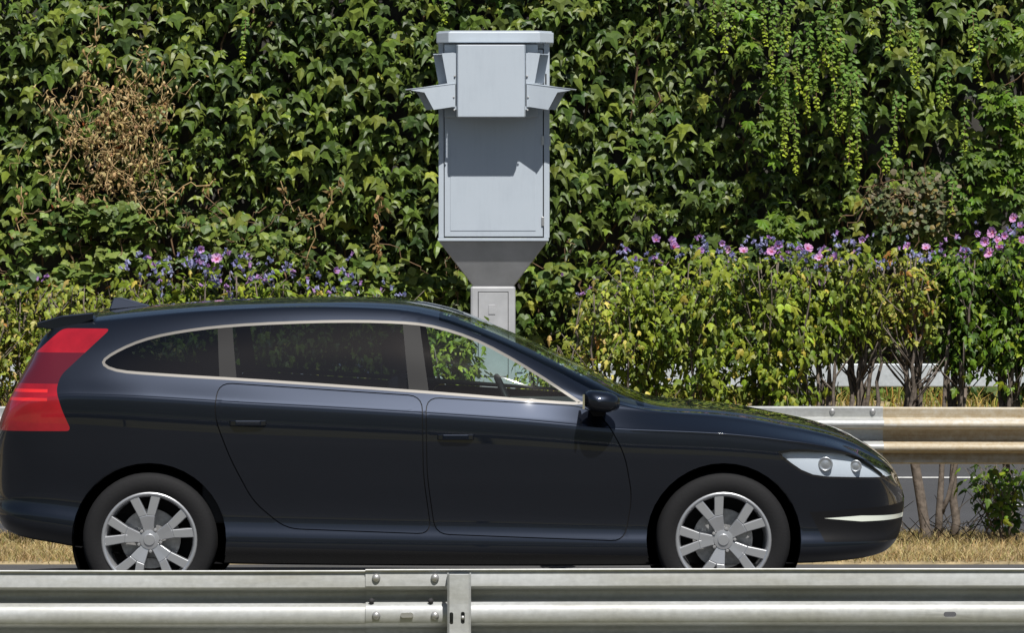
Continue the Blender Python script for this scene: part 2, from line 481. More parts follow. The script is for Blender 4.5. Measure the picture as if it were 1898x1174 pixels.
# woody runners of the ivy, seen in the hollows
mb = MB()
for k in range(46):
    x = random.uniform(-5.5, 5.5); p = [(x, -0.02, random.uniform(-0.2, 1.0))]
    for j in range(9):
        p.append((p[-1][0] + random.gauss(0, 0.09), random.uniform(-0.12, 0.0), p[-1][2] + random.uniform(0.2, 0.45)))
    mb.tube(p, 0.009, 4)
tag(mb.build('stems', M['vinestem'], ivy), kind='stuff')

# ------------------------------------------------------------------ other climbers on the wall
def at(px, py, d): return np.array([wx(px, d), d, wz(py, d)])

def wander(p0, p1, n, jit):
    out = []
    for i in range(n + 1):
        t = i / n; q = np.array(p0) * (1 - t) + np.array(p1) * t
        if 0 < i < n: q = q + np.array([random.gauss(0, jit), random.gauss(0, jit * 0.5), random.gauss(0, jit)])
        out.append(q)
    return out

# the dead brown tangle on the left
DY = 35.93
dv = empty('dead_vine', tuple(at(215, 370, DY))); tag(dv, 'dried brown vine tangle hanging on the ivy at upper left', 'dead vine')
base = np.array(dv.location)
mb = MB(); lp = []
for k in range(150):
    a = at(random.gauss(215, 50), random.uniform(150, 365), DY + random.uniform(-0.1, 0.12))
    b_ = a + np.array([random.gauss(0, 0.15), random.gauss(0, 0.05), random.uniform(-0.32, 0.25)])
    pts = wander(a, b_, 5, 0.022); mb.tube([p - base for p in pts], [0.0027] * 5 + [0.0012], 4)
    lp += pts
for (a, b_) in (((262, 85), (240, 190)), ((185, 10), (165, 125)), ((165, 130), (130, 260)), ((130, 260), (70, 320)), ((240, 190), (200, 360)), ((160, 150), (110, 370)), ((300, 160), (310, 230)), ((235, 150), (270, 340))):
    pts = wander(at(*a, DY - 0.05), at(*b_, DY - 0.05), 8, 0.03); mb.tube([p - base for p in pts], 0.0045, 5); lp += pts * 3
tag(mb.build('stems', M['deadstem'], dv), kind='stuff')
n = 1000; lp = np.array(lp)
pos = lp[rng.integers(0, len(lp), n)] + rng.normal(0, 0.035, (n, 3)); s = rng.uniform(0.025, 0.065, n)
B = basis(rng.normal(0, 1, (n, 3)) + np.array([0, -0.7, 0.4]), rng.normal(0, 0.5, (n, 3)) + np.array([0, 0, -1])); which = rng.integers(0, 2, n)
tint = tints(n, [(0.45, 0.33, 0.16), (0.33, 0.22, 0.10), (0.56, 0.44, 0.24), (0.25, 0.07, 0.02)], [40, 22, 28, 2])
big = list(np.argsort(-s + (pos[:, 1] - DY) * 0.2)[:220]); sg = np.zeros(n, bool); sg[big] = True
leaf_objects('dry_leaf', DEAD, which, B, pos, s, tint, M['drygrass'], dv, big)
V, F, T = scatter(DEAD, which[~sg], B[~sg], pos[~sg] - base, s[~sg], tint[~sg])
tag(link('dry_foliage', np_mesh('dry_foliage', V, F, T), M['drygrass'], dv), kind='stuff')

# small single dead runners
def runner(pts_px, rad, label, nleaf, d=35.9):
    a = at(*pts_px[-1], d); e = empty('dead_runner', tuple(a)); tag(e, label, 'dead runner', 'dead runners on the ivy')
    mb = MB(); P = []
    for q in range(1):
        w_ = []
        for i in range(len(pts_px) - 1):
            w_ += wander(at(*pts_px[i], d), at(*pts_px[i + 1], d), 4, 0.02)[:-1]
        w_.append(at(*pts_px[-1], d)); mb.tube([p - a + np.array([q * 0.02, 0, 0]) for p in w_], rad, 4); P += w_
    mb.build('stem', M['deadstem'], e)
    P = np.array(P); n = nleaf
    pos = P[rng.integers(0, len(P), n)] + rng.normal(0, 0.022, (n, 3)); s = rng.uniform(0.03, 0.08, n)
    B = basis(rng.normal(0, 1, (n, 3)) + np.array([0, -0.8, 0.3]), rng.normal(0, 0.5, (n, 3)) + np.array([0, 0, -1])); wh = rng.integers(0, 2, n)
    tn = tints(n, [(0.30, 0.19, 0.08), (0.38, 0.27, 0.13)], [1, 1])
    leaf_objects('dry_leaf', DEAD, wh, B, pos, s, tn, M['drygrass'], e, range(n), 3)
runner([(630, 330), (612, 380), (585, 440), (565, 495)], 0.0038, 'dead brown runner slanting down just right of the violet flowers', 26)
runner([(520, 335), (530, 370), (560, 400), (585, 402)], 0.0038, 'curved dead runner hooked like a sickle on the ivy', 14)
runner([(705, 365), (700, 400), (703, 440), (700, 468)], 0.0038, 'short dead runner with tan leaves left of the camera cabinet', 26)
runner([(395, 335), (340, 345), (285, 390), (262, 420)], 0.005, 'thin dead runner trailing right below the dried tangle', 22)
runner([(40, 345), (40, 400), (45, 440)], 0.005, 'thin dead runner near the left edge of the ivy', 18)
runner([(1640, 380), (1660, 360), (1672, 385), (1650, 420)], 0.008, 'bare crooked dead runner above the right hedge', 6)

# generic leafy climber built of sprays
def climber(name, label, cat, centre_px, spots, protos, mat, cols, wts, nleaf, smin, smax, el, nsingle, d=35.85, spread=0.06, stems=14, downward=True, leafname='leaf', frond=1):
    b0 = at(*centre_px, d); e = empty(name, tuple(b0)); tag(e, label, cat)
    P = []; mb = MB()
    for k in range(stems):
        q = random.choice(spots)
        a = at(random.gauss(q[0], q[2] * 0.5), random.gauss(q[1], q[3] * 0.5), d + random.uniform(-0.06, 0.1))
        b_ = a + np.array([random.gauss(0, 0.18), random.gauss(0, 0.04), random.uniform(-0.25, 0.3)])
        pts = wander(a, b_, 6, 0.03); mb.tube([p - b0 for p in pts], 0.004, 4); P += pts
    tag(mb.build('stems', M['vinestem'], e), kind='stuff')
    n = nleaf; pos = np.zeros((n, 3)); i = 0
    q = np.array([spots[j] for j in rng.integers(0, len(spots), n)], dtype=float)
    pos[:, 0] = (rng.normal(q[:, 0], q[:, 2] * 0.5) - 949) / F_PX * d; pos[:, 2] = CAM_H - (rng.normal(q[:, 1], q[:, 3] * 0.5) - 389) / F_PX * d
    pos[:, 1] = d + rng.uniform(-0.1, 0.1, n)
    el_ = np.radians(rng.normal(el, 18, n)); yaw = np.radians(rng.normal(0, 40, n))
    nr = np.stack([np.sin(yaw) * np.cos(el_), -np.cos(yaw) * np.cos(el_), np.sin(el_)], 1)
    s = rng.uniform(smin, smax, n); tn = tints(n, cols, wts)
    tp = np.stack([rng.normal(0, 0.7, n), rng.normal(-0.2, 0.2, n), -np.ones(n)], 1)
    if frond > 1:      # leaflets fanning from one point
        idx = np.repeat(np.arange(n), frond); ang = np.tile(np.linspace(-1.25, 1.25, frond), n)
        pos, nr, s, tn, tp = pos[idx], nr[idx], s[idx] * (1 - 0.12 * np.abs(ang)), tn[idx], tp[idx]
        B = basis(nr, tp); ca, sa = np.cos(ang), np.sin(ang)
        x, y = B[:, :, 0].copy(), B[:, :, 1].copy()
        B[:, :, 0] = x * ca[:, None] + y * sa[:, None]; B[:, :, 1] = -x * sa[:, None] + y * ca[:, None]
    else: B = basis(nr, tp)
    n = len(s); wh = rng.integers(0, len(protos), n)
    sc_ = s * 1.0 - (pos[:, 1] - d) * 0.3; big = list(np.argsort(-sc_)[:nsingle]); sg = np.zeros(n, bool); sg[big] = True
    leaf_objects(leafname, protos, wh, B, pos, s, tn, mat, e, big)
    V, F, T = scatter(protos, wh[~sg], B[~sg], pos[~sg] - b0, s[~sg], tn[~sg])
    tag(link('foliage', np_mesh('foliage', V, F, T), mat, e), kind='stuff')
    return e
climber('bramble', 'pale green round-leaved bramble below the dried tangle', 'bramble', (170, 480), [(140, 395, 60, 26), (210, 390, 60, 22), (60, 445, 40, 30), (240, 420, 40, 20), (130, 510, 60, 30), (40, 510, 50, 40), (230, 480, 60, 30)],
        BRM, M['leaf'], [(0.14, 0.20, 0.04), (0.20, 0.26, 0.06), (0.08, 0.13, 0.03)], [4, 3, 3], 330, 0.05, 0.09, 48, 200, frond=3, spread=0.1)
climber('virginia_creeper', 'five-fingered green creeper hanging at the right edge', 'creeper', (1830, 410), [(1850, 200, 40, 50), (1820, 300, 40, 50), (1870, 330, 40, 60), (1800, 380, 30, 30), (1870, 60, 40, 40), (1450, 420, 40, 30), (1440, 180, 18, 50), (1385, 70, 15, 60), (1420, 250, 25, 40), (1880, 260, 40, 60)],
        NARROW, M['leaf'], [(0.10, 0.18, 0.015), (0.14, 0.23, 0.02), (0.06, 0.11, 0.014)], [4, 3, 4], 430, 0.06, 0.11, 42, 280, frond=5, leafname='leaflet')
climber('dusty_climber', 'dusty grey-green small-leaved climber above the hedge', 'climber', (1715, 420), [(1715, 350, 50, 40), (1690, 400, 50, 30), (1745, 390, 30, 30), (1630, 370, 25, 25)],
        SMALL, M['leaf'], [(0.14, 0.16, 0.07), (0.17, 0.17, 0.09), (0.09, 0.12, 0.045), (0.25, 0.2, 0.06)], [5, 4, 4, 1], 520, 0.035, 0.07, 40, 200, stems=30)
climber('hop_tendrils', 'tangle of small yellow-green leaves beside the column of the camera', 'climber', (800, 520), [(700, 500, 50, 30), (760, 530, 50, 25), (830, 520, 40, 20), (500, 440, 70, 30), (400, 420, 60, 25), (1040, 520, 25, 40)],
        BRM, M['leaf'], [(0.13, 0.18, 0.03), (0.17, 0.21, 0.04), (0.07, 0.12, 0.03)], [3, 3, 3], 420, 0.05, 0.10, 45, 160, stems=26)

# long hanging shoots with paired little leaves
hs = empty('creeping_fig', tuple(at(1500, 10, 35.8))); tag(hs, 'bright green creeper with long hanging leafy shoots at upper right', 'creeper')
hb = np.array(hs.location)
shoots = [(1320, -20, 60), (1345, -20, 95), (1362, -20, 70), (1412, -30, 80), (1434, -20, 150), (1446, 60, 250), (1462, -20, 90), (1456, 110, 285), (1470, 150, 320), (1476, 60, 170), (1500, 40, 210), (1508, 80, 140), (1520, 20, 130), (1512, 100, 200),
          (1530, 40, 120), (1541, 60, 150), (1548, -20, 90), (1545, 160, 250), (1556, 60, 150), (1565, 120, 240), (1578, 100, 300), (1585, 130, 190), (1590, 130, 330), (1620, -20, 60), (1650, 20, 90), (1690, 0, 130), (1694, 30, 160), (1660, 170, 290), (1672, 180, 220), (1755, 120, 190), (1740, 150, 200), (1800, 20, 90), (1812, 60, 150), (455, 30, 115), (820, -20, 40), (1640, 270, 320), (1785, 200, 280), (1765, 330, 400), (1880, 180, 230)]
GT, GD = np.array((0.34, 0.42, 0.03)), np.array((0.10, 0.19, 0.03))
for (px, y0, y1) in shoots:
    dd = 35.72 + random.uniform(-0.05, 0.12); x = px; P = []; npt = max(6, int((y1 - y0) / 6.0))
    sw = random.uniform(-6, 6)
    for i in range(npt):
        t = i / (npt - 1)
        P.append(at(x + sw * t + 1.5 * math.sin(i * 0.5), y0 + (y1 - y0) * t, dd - 0.03 * math.sin(t * 3)))
    m = len(P); P = np.array(P)
    pos = np.repeat(P, 4, axis=0) + rng.normal(0, 0.009, (m * 4, 3)); k = len(pos)
    side = np.tile([-1, 1, -1, 1], m)
    nr = np.stack([side * rng.uniform(0.1, 0.7, k), -np.ones(k) * 0.8, rng.uniform(0.4, 1.2, k)], 1)
    tp = np.stack([side * rng.uniform(0.2, 1.3, k), rng.uniform(-0.5, 0.2, k), -rng.uniform(0.0, 1.1, k)], 1)
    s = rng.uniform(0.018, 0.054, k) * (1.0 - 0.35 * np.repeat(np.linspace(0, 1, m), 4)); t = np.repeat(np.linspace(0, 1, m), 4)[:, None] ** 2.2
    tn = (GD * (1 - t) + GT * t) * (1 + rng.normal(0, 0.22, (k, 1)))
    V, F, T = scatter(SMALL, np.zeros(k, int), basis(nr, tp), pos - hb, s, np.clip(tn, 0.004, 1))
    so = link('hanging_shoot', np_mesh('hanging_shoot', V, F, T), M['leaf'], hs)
    link('stem', MB().tube([p - hb for p in P], 0.004, 4).mesh('stem'), M['vinestem'], so)

# ------------------------------------------------------------------ W-beam guard rails
WB = [(-0.006, 0.156), (0.006, 0.147), (0.004, 0.139), (0.000, 0.099), (0.010, 0.093), (0.062, 0.084), (0.075, 0.074), (0.076, 0.058), (0.066, 0.046), (0.010, 0.033), (0.000, 0.024), (-0.003, 0.0)]
WB = WB + [(d_, -h) for d_, h in reversed(WB[:-1])]
def wbeam(x0, x1, ybase, zc, sgn, th=0.004, cutters=()):
    """sgn=+1: the crests point to +Y"""
    n = len(WB); pr = []
    for i, (d_, h) in enumerate(WB):
        a, b_ = WB[max(0, i-1)], WB[min(n-1, i+1)]
        t = Vector((b_[0]-a[0], b_[1]-a[1])).normalized(); nn = Vector((-t.y, t.x))
        pr.append((Vector((d_, h)) + nn * th / 2, Vector((d_, h)) - nn * th / 2))
    loop = [p[0] for p in pr] + [p[1] for p in reversed(pr)]
    nx = max(2, int((x1 - x0) / 0.35)); xs = np.linspace(x0, x1, nx + 1); m = len(loop)
    mb = MB()
    vs = [(x, ybase + sgn * q.x + 0.0015 * math.sin(x * 3.1 + 1), zc + q.y + 0.002 * math.sin(x * 1.3)) for x in xs for q in loop]
    fs = [(i*m+k, i*m+(k+1) % m, (i+1)*m+(k+1) % m, (i+1)*m+k) for i in range(nx) for k in range(m)]
    fs += [tuple(range(m)), tuple(nx*m + k for k in range(m-1, -1, -1))]
    mb.add(vs, fs)
    me = mb.mesh('rail_section')
    if cutters:
        me = cut_mesh(me, cutters)
    auto_smooth(me, 50)
    return me
def stadium(cx, cz, L_, H_, y0, y1, vertical=False):
    pts = []
    for k in range(16):
        a = 2 * PI * k / 16; rr = H_ / 2; q = L_ / 2 - rr
        x = math.cos(a) * rr + (q if math.cos(a) > 0 else -q); z = math.sin(a) * rr
        pts.append((cx + (z if vertical else x), cz + (x if vertical else z)))
    if vertical: pts = pts[::-1]
    return MB().prism_y(pts, y0, y1).mesh('cutter')
def cut_mesh(me, cutters):
    o = bpy.data.objects.new('work', me); col.objects.link(o); cs = []
    for cm in cutters:
        co = bpy.data.objects.new('cutter', cm); col.objects.link(co); cs.append(co)
        md = o.modifiers.new('b', 'BOOLEAN'); md.operation = 'DIFFERENCE'; md.solver = 'EXACT'; md.object = co
    dg = bpy.context.evaluated_depsgraph_get(); dg.update()
    res = bpy.data.meshes.new_from_object(o.evaluated_get(dg))
    for q in cs + [o]: bpy.data.objects.remove(q)
    return res
def bolt(parent, x, y, z, r_, h, mat, sgn=-1):
    prof = [(0.0, sgn * h), (r_ * 0.55, sgn * h * 0.95), (r_ * 0.9, sgn * h * 0.6), (r_, sgn * h * 0.25), (r_, 0.002)]
    me = MB().lathe_y(prof, (x, y, z), 14).mesh('bolt', smooth=True)
    return link('bolt', me, mat, parent)

# near rail: seen from behind, crests away from the camera
NY = 15.30; NZ = wz(1057, NY) - 0.156
nr_ = empty('guard_rail', (0, 0, 0)); tag(nr_, 'galvanised steel guard rail across the foreground with its post towards the viewer', 'guard rail')
xs_ = wx(677, NY)
slots_r = [stadium(wx(1762, NY), wz(1141, NY), 0.044, 0.018, NY - 0.05, NY + 0.05)]
link('rail_section', wbeam(xs_, 7.0, NY, NZ, 1, cutters=slots_r), M['galv'], nr_)
link('rail_section', wbeam(-7.0, wx(806, NY) + 0.06, NY + 0.006, NZ - 0.004, 1), M['galv'], nr_)
link('washer', stadium(wx(754, NY), wz(1142, NY), 0.044, 0.018, NY - 0.014, NY - 0.002), M['steel'], nr_)
for (px, py, dy) in ((697, 1073, 0.0), (806, 1073, 0.0), (697, 1143, -0.003), (806, 1143, -0.003), (697, 1198, 0.0), (806, 1198, 0.0)):
    bolt(nr_, wx(px, NY), NY + dy, wz(py, NY), 0.0145, 0.014, M['bolt'])
for (px, py) in ((688, 1117), (798, 1117)):          # nut ends under the ridge, coloured dark to stand in for shadows
    bolt(nr_, wx(px, NY), NY + 0.012, wz(py, NY), 0.010, 0.010, M['gap'])
def near_post(px, holes=True):
    x0, x1 = wx(px - 22, NY), wx(px + 22, NY); y0, y1 = NY - 0.075, NY - 0.006; zt = wz(1063, NY)
    t = 0.005
    prof = [(x0, y1), (x0, y0 + 0.012), (x0 + 0.008, y0), (x1 - 0.008, y0), (x1, y0 + 0.012), (x1, y1), (x1 - t, y1), (x1 - t, y0 + 0.014), (x1 - 0.011, y0 + t), (x0 + 0.011, y0 + t), (x0 + t, y0 + 0.014), (x0 + t, y1)]
    me = MB().prism_z(prof, -0.05, zt).mesh('post', bevel=0.0015, seg=1)
    me = cut_mesh(me, [stadium(wx(px - 14, NY), wz(1145, NY), 0.042, 0.013, y0 - 0.03, y0 + 0.04, True), stadium(wx(px + 7, NY), wz(1144, NY), 0.042, 0.014, y0 - 0.03, y0 + 0.04, True)])
    p = link('post', me, M['galv'], nr_)
    return p, y0
for px in (-1060, 851, 2760):
    p, y0 = near_post(px)
    bolt(p, wx(px + 7, NY), y0 + 0.012, wz(1144, NY), 0.008, 0.012, M['bolt'])

# median rail: crests towards the camera
MY = 24.62; MZ = wz(755, MY) - 0.156
mr = empty('guard_rail', (0, 0, 0)); tag(mr, 'tan dust-stained guard rail along the planted median behind the car', 'guard rail')
xsp = wx(1637, MY)
link('rail_section', wbeam(wx(1500, MY), 11, MY + 0.006, MZ - 0.003, -1), M['galv_dusty'], mr)
pl = link('rail_section', wbeam(-11, xsp, MY, MZ, -1), M['galv'], mr); tag(pl, 'cleaner grey rail section ending at the overlap')
for px in (1543, 1618):
    for h in (0.132, -0.132): bolt(mr, wx(px, MY), MY, MZ + h, 0.017, 0.016, M['bolt'])
for px in (1580, 232, 2928, -1116):
    x = wx(px, MY)
    MB().prism_z([(x - .05, MY + .01), (x + .05, MY + .01), (x + .05, MY + .016), (x - .044, MY + .016), (x - .044, MY + .094), (x + .05, MY + .094), (x + .05, MY + .1), (x - .05, MY + .1)], -0.1, MZ + 0.15).build('post', M['galv'], mr)

# far rail: plain box beam on slim posts
FY = 34.52; z1, z0 = wz(675, FY), wz(718, FY)
fr = empty('guard_rail', (0, 0, 0)); tag(fr, 'pale grey flat box-beam guard rail beyond the far road', 'guard rail')
xj = wx(949, FY)
for (a, b_) in ((-9.0, -5.2), (-5.195, xj - 0.002), (xj + 0.002, 5.9), (5.905, 10.0)):
    me = MB().box(a, b_, FY, FY + 0.09, z0, z1).mesh('beam', bevel=0.010, seg=3)
    if a > 0 and a < 1:
        me = cut_mesh(me, [stadium(wx(963, FY), wz(692, FY), 0.05, 0.016, FY - 0.03, FY + 0.03), stadium(wx(963, FY), wz(708, FY), 0.05, 0.016, FY - 0.03, FY + 0.03)])
    link('beam', me, M['galv_far'], fr)
for px in (1495, 1980, 405, -80, 1010):
    x = wx(px, FY)
    MB().prism_z([(x - .04, FY + .092), (x + .04, FY + .092), (x + .04, FY + .098), (x - .034, FY + .098), (x - .034, FY + .165), (x + .04, FY + .165), (x + .04, FY + .171), (x - .04, FY + .171)], -0.05, z1 - 0.01).build('post', M['galv_far'], fr)
for px, py in ((1572, 688), (1578, 703)):
    bolt(fr, wx(px, FY), FY, wz(py, FY), 0.012, 0.008, M['bolt'])

# ------------------------------------------------------------------ speed camera cabinet
KY = 33.95                                        # front of the cabinet body
def kx(px, d=KY): return wx(px, d)
def kz(py, d=KY): return wz(py, d)
cabn = empty('speed_camera', (kx(914), KY + 0.35, 0.06)); tag(cabn, 'grey roadside speed camera cabinet on a square column in front of the ivy', 'speed camera')
CO = Vector(cabn.location)
def kb(mb, name, mat, parent=None, bevel=0.0, smooth=False):
    mb.v = [tuple(Vector(v) - CO) for v in mb.v]
    return mb.build(name, mat, parent or cabn, bevel, smooth)
def pzip(pts, d): return [(wx(a, d), wz(b_, d)) for a, b_ in pts]
DEP = 0.70
kb(MB().box(kx(813), kx(1018.5), KY + 0.004, KY + DEP, kz(441), kz(76)), 'cabinet_body', M['cab'], bevel=0.006)
# frame strips round the door
kb(MB().box(kx(813), kx(822.5), KY - 0.012, KY + 0.0, kz(441), kz(80)), 'frame_strip', M['cab'], bevel=0.003)
kb(MB().box(kx(1008), kx(1018.5), KY - 0.012, KY + 0.0, kz(441), kz(80)), 'frame_strip', M['cab'], bevel=0.003)
kb(MB().box(kx(811.5), kx(1017), KY - 0.022, KY + 0.01, kz(447), kz(441.5)), 'frame_strip', M['cab'], bevel=0.003)
kb(MB().box(kx(823), kx(1007.6), KY - 0.002, KY + 0.003, kz(441), kz(90)), 'door_gap', M['gap'])
# door: outer leaf with a shallow sunk field
door = kb(MB().box(kx(824.2), kx(1006), KY - 0.016, KY - 0.003, kz(438.6), kz(92)), 'door', M['cab'], bevel=0.002)
mb = MB(); ix0, ix1, iz0, iz1 = kx(835), kx(993), kz(428), kz(100); t = 0.006
mb.prism_y([(ix0, iz0), (ix1, iz0), (ix1, iz1), (ix0, iz1)], KY - 0.0195, KY - 0.0165)
kb(mb, 'door_panel', M['cab'], door, bevel=0.0025)
for py in (260, 410):
    h = kb(MB().box(kx(1003.5), kx(1008.5), KY - 0.026, KY - 0.0165, kz(py + 9), kz(py - 8)), 'hinge', M['steel'], door, bevel=0.002)
# cap with chamfered front corners, slightly pitched
cy0 = KY - 0.16
cp = [(kx(832), cy0), (kx(1000), cy0), (kx(1026), cy0 + 0.13), (kx(1026), KY + DEP + 0.04), (kx(809), KY + DEP + 0.04), (kx(809), cy0 + 0.13)]
kb(MB().prism_z(cp, kz(80.5), kz(61)), 'cap', M['cab'], bevel=0.006)
kb(MB().prism_z([(a * 0.97 + kx(917) * 0.03, b_ + 0.012 if b_ < KY else b_ - 0.02) for a, b_ in cp], kz(61) - 0.001, kz(58.5)), 'cap_ridge', M['cab'], bevel=0.003)
# mounting plate and protruding camera box
kb(MB().box(kx(824), kx(997), KY - 0.075, KY - 0.021, kz(217.5), kz(83)), 'mounting_plate', M['cab'], bevel=0.004)
BF = KY - 0.30
bx0, bx1 = wx(846, BF), wx(974, BF)
boxo = kb(MB().prism_z([(bx0 + 0.012, BF), (bx1 - 0.012, BF), (bx1, BF + 0.03), (bx1, KY - 0.0755), (bx0, KY - 0.0755), (bx0, BF + 0.03)], wz(217, BF), wz(83, BF)), 'camera_housing', M['cab'], bevel=0.005)
# mounting tabs and screws on the housing sides
def visor(s_, upper):
    # s_ = -1 left, +1 right; sheet metal hood opening sideways, mirrored about the housing's middle (px 910)
    mx_ = lambda px: px if s_ < 0 else 1820 - px
    dn, df = BF - 0.018, BF + 0.17
    if upper:
        near = [(845, 99), (841, 97), (819, 98.5), (829, 154), (845, 156)]
        far = [(845, 100), (803, 100), (813, 155), (845, 156)]
        top = [(841, 97), (819, 98.5), (803, 100), (845, 99)]
    else:
        near = [(844, 155), (831, 154), (762, 165.5), (763, 168), (787, 171.5), (804, 203.5), (838, 198), (844, 198)]
        far = [(844, 158), (768, 170), (773, 172), (790, 204), (844, 200)]
        top = None
    nm = 'visor'
    v = empty(nm, (0, 0, 0)); v.parent = cabn
    q = MB()
    P_ = [(wx(mx_(a), dn), wz(b_, dn)) for a, b_ in near]
    if s_ > 0: P_ = P_[::-1]
    nw = MB().prism_y(P_, dn, dn + 0.004)
    xin = wx(mx_(845), dn)
    nw.v = [(x_, y_ + 0.05 - 0.30 * abs(x_ - xin) if not upper else y_ + 0.05, z_) for x_, y_, z_ in nw.v]     # the cheek splays outwards
    kb(nw, 'near_wall', M['cab'], v)
    P_ = [(wx(mx_(a), df), wz(b_, df)) for a, b_ in far]
    if s_ > 0: P_ = P_[::-1]
    kb(MB().prism_y(P_, df, df + 0.004), 'far_wall', M['cab'], v)
    # roof sheet between the two walls
    if upper: a, b_ = (845, 98), (803, 100)
    else: a, b_ = (844, 154), (752, 166)
    vs = []
    for (p_, dz) in ((a, 0), (b_, 0), (b_, -0.004), (a, -0.004)):
        vs.append((mx_(p_[0]), p_[1], dz))
    def pt(q_, d_): return (wx(q_[0], dn), d_, wz(q_[1], dn) + q_[2])
    y0_, y1_ = (dn + 0.0545, df - 0.0005) if upper else (dn - 0.03, df + 0.014)
    fy = [y0_] * 4 if upper else [dn + 0.046, dn - 0.068, dn - 0.068, dn + 0.046]     # front edge follows the splayed cheek
    A = [pt(q_, fy[i_]) for i_, q_ in enumerate(vs)] + [pt(q_, y1_) for q_ in vs]
    kb(MB().add(A, [(0, 1, 2, 3), (7, 6, 5, 4), (0, 4, 5, 1), (1, 5, 6, 2), (2, 6, 7, 3), (3, 7, 4, 0)]), 'roof_sheet', M['cab'], v)
    # small bracket and screws where the hood meets the housing
    if not upper:
        for (pa, pb) in ((841, 180), (842, 204), (843, 141)):
            q = kb(MB().lathe_y([(0, -0.008), (0.006, -0.006), (0.008, 0)], (wx(mx_(pa), dn), dn + 0.045, wz(pb, dn)), 8), 'screw', M['bolt'], v)
        xa, xb = sorted((wx(mx_(846), dn), wx(mx_(841), dn)))
        kb(MB().box(xa, xb, dn + 0.055, dn + 0.062, wz(203, dn), wz(197, dn)), 'bracket', M['cab'], v)
    return v
for s_ in (-1, 1):
    for up in (True, False): visor(s_, up)
    # lens window in the housing side, under the hoods
    xq = (bx0 - 0.003) if s_ < 0 else (bx1 + 0.003)
    for (za, zb) in ((195, 162), (148, 106)):
        kb(MB().box(min(xq, xq - s_ * 0.006), max(xq, xq - s_ * 0.006), BF + 0.06, BF + 0.18, wz(za, BF), wz(zb, BF)), 'lens_window', M['lens'])
# small dark lock slot on the body right of the housing, side hinges
kb(MB().box(kx(1010.5), kx(1013), KY - 0.0150, KY - 0.0121, kz(156), kz(137)), 'lock_slot', M['gap'])
kb(MB().box(kx(1018.6), kx(1021), KY + 0.05, KY + 0.09, kz(270), kz(253)), 'side_latch', M['steel'])
# funnel to the column
CY = KY + 0.17; CD = 0.36
def ring(pa, pb, ya, yb, z): return [(kx(pa), ya, z), (kx(pb), ya, z), (kx(pb), yb, z), (kx(pa), yb, z)]
top_ = ring(813, 1015, KY + 0.001, KY + DEP, kz(447.2)); bot_ = ring(876, 953, CY, CY + CD, kz(531))
kb(MB().add(bot_ + top_, [(3, 2, 1, 0), (4, 5, 6, 7), (0, 1, 5, 4), (1, 2, 6, 5), (2, 3, 7, 6), (3, 0, 4, 7)]), 'funnel', M['cab_column'], bevel=0.006)
colm = kb(MB().box(kx(871.5), kx(955.5), CY - 0.006, CY + CD + 0.006, 0.03, kz(531) + 0.002), 'column', M['cab_column'], bevel=0.02)
kb(MB().box(kx(885.5), kx(942.5), CY - 0.0075, CY - 0.0062, kz(701), kz(541.5)), 'door_gap', M['gap'], colm)
cdr = kb(MB().box(kx(886.7), kx(941.3), CY - 0.012, CY - 0.0078, kz(699.6), kz(543.2)), 'column_door', M['cab_column'], bevel=0.002)
kb(MB().box(kx(905), kx(918), CY - 0.0165, CY - 0.0122, kz(584), kz(566)), 'latch_plate', M['cab_column'], cdr, bevel=0.002)
kb(MB().box(kx(866), kx(961), CY - 0.04, CY + CD + 0.04, 0.0, 0.045), 'base_plate', M['galv'], bevel=0.004)

# ------------------------------------------------------------------ hibiscus hedge on the median
HD = 25.3
BLOOM = {}
def bloom_mesh(cup, pc):
    V, F, T = [], [], []; jz = lambda: random.uniform(-0.14, 0.14)
    for k in range(5):
        a = 2 * PI * k / 5
        tw = 0.18
        P = [(0, 0, 0), (-0.34, 0.36, 0.16), (-0.58, 0.70, 0.30 + jz()), (-0.34, 0.98, 0.36 + jz()), (0.05, 0.90, 0.46 + jz()), (0.36, 1.0, 0.34 + jz()), (0.60, 0.68, 0.30 + tw + jz()), (0.34, 0.34, 0.17 + tw * 0.5), (0, 0.55, 0.14 + jz()), (0, 0.2, 0.04)]
        f = [(0, 9, 1), (0, 7, 9), (9, 8, 1), (9, 7, 8), (1, 8, 2), (2, 8, 3), (3, 8, 4), (4, 8, 5), (5, 8, 6), (6, 8, 7)]
        o = len(V); P = [(x, y * (1 - 0.3 * (cup - 1)), z * cup) for x, y, z in P]
        for i, (x, y, z) in enumerate(P):
            V.append((x * math.cos(a) - y * math.sin(a), x * math.sin(a) + y * math.cos(a), z))
            T.append((0.50, 0.04, 0.16) if i in (0, 9) else tuple(q * random.uniform(0.85, 1.1) for q in pc))
        F += [tuple(i + o for i in t_) for t_ in f]
    # pale stamen column
    o = len(V); m = 5
    for j, (rr, zz) in enumerate(((0.05, 0), (0.07, 0.3), (0.06, 0.5), (0.0, 0.55))):
        for k in range(m):
            V.append((rr * math.cos(2*PI*k/m), rr * math.sin(2*PI*k/m), zz)); T.append((0.85, 0.75, 0.55))
    for j in range(3):
        for k in range(m):
            a_, b_, c_, d_ = o+j*m+k, o+j*m+(k+1) % m, o+(j+1)*m+(k+1) % m, o+(j+1)*m+k
            F += [(a_, b_, c_), (a_, c_, d_)]
    me = np_mesh('flower', V, F, np.array(T)); me.materials.append(M['petal']); return me
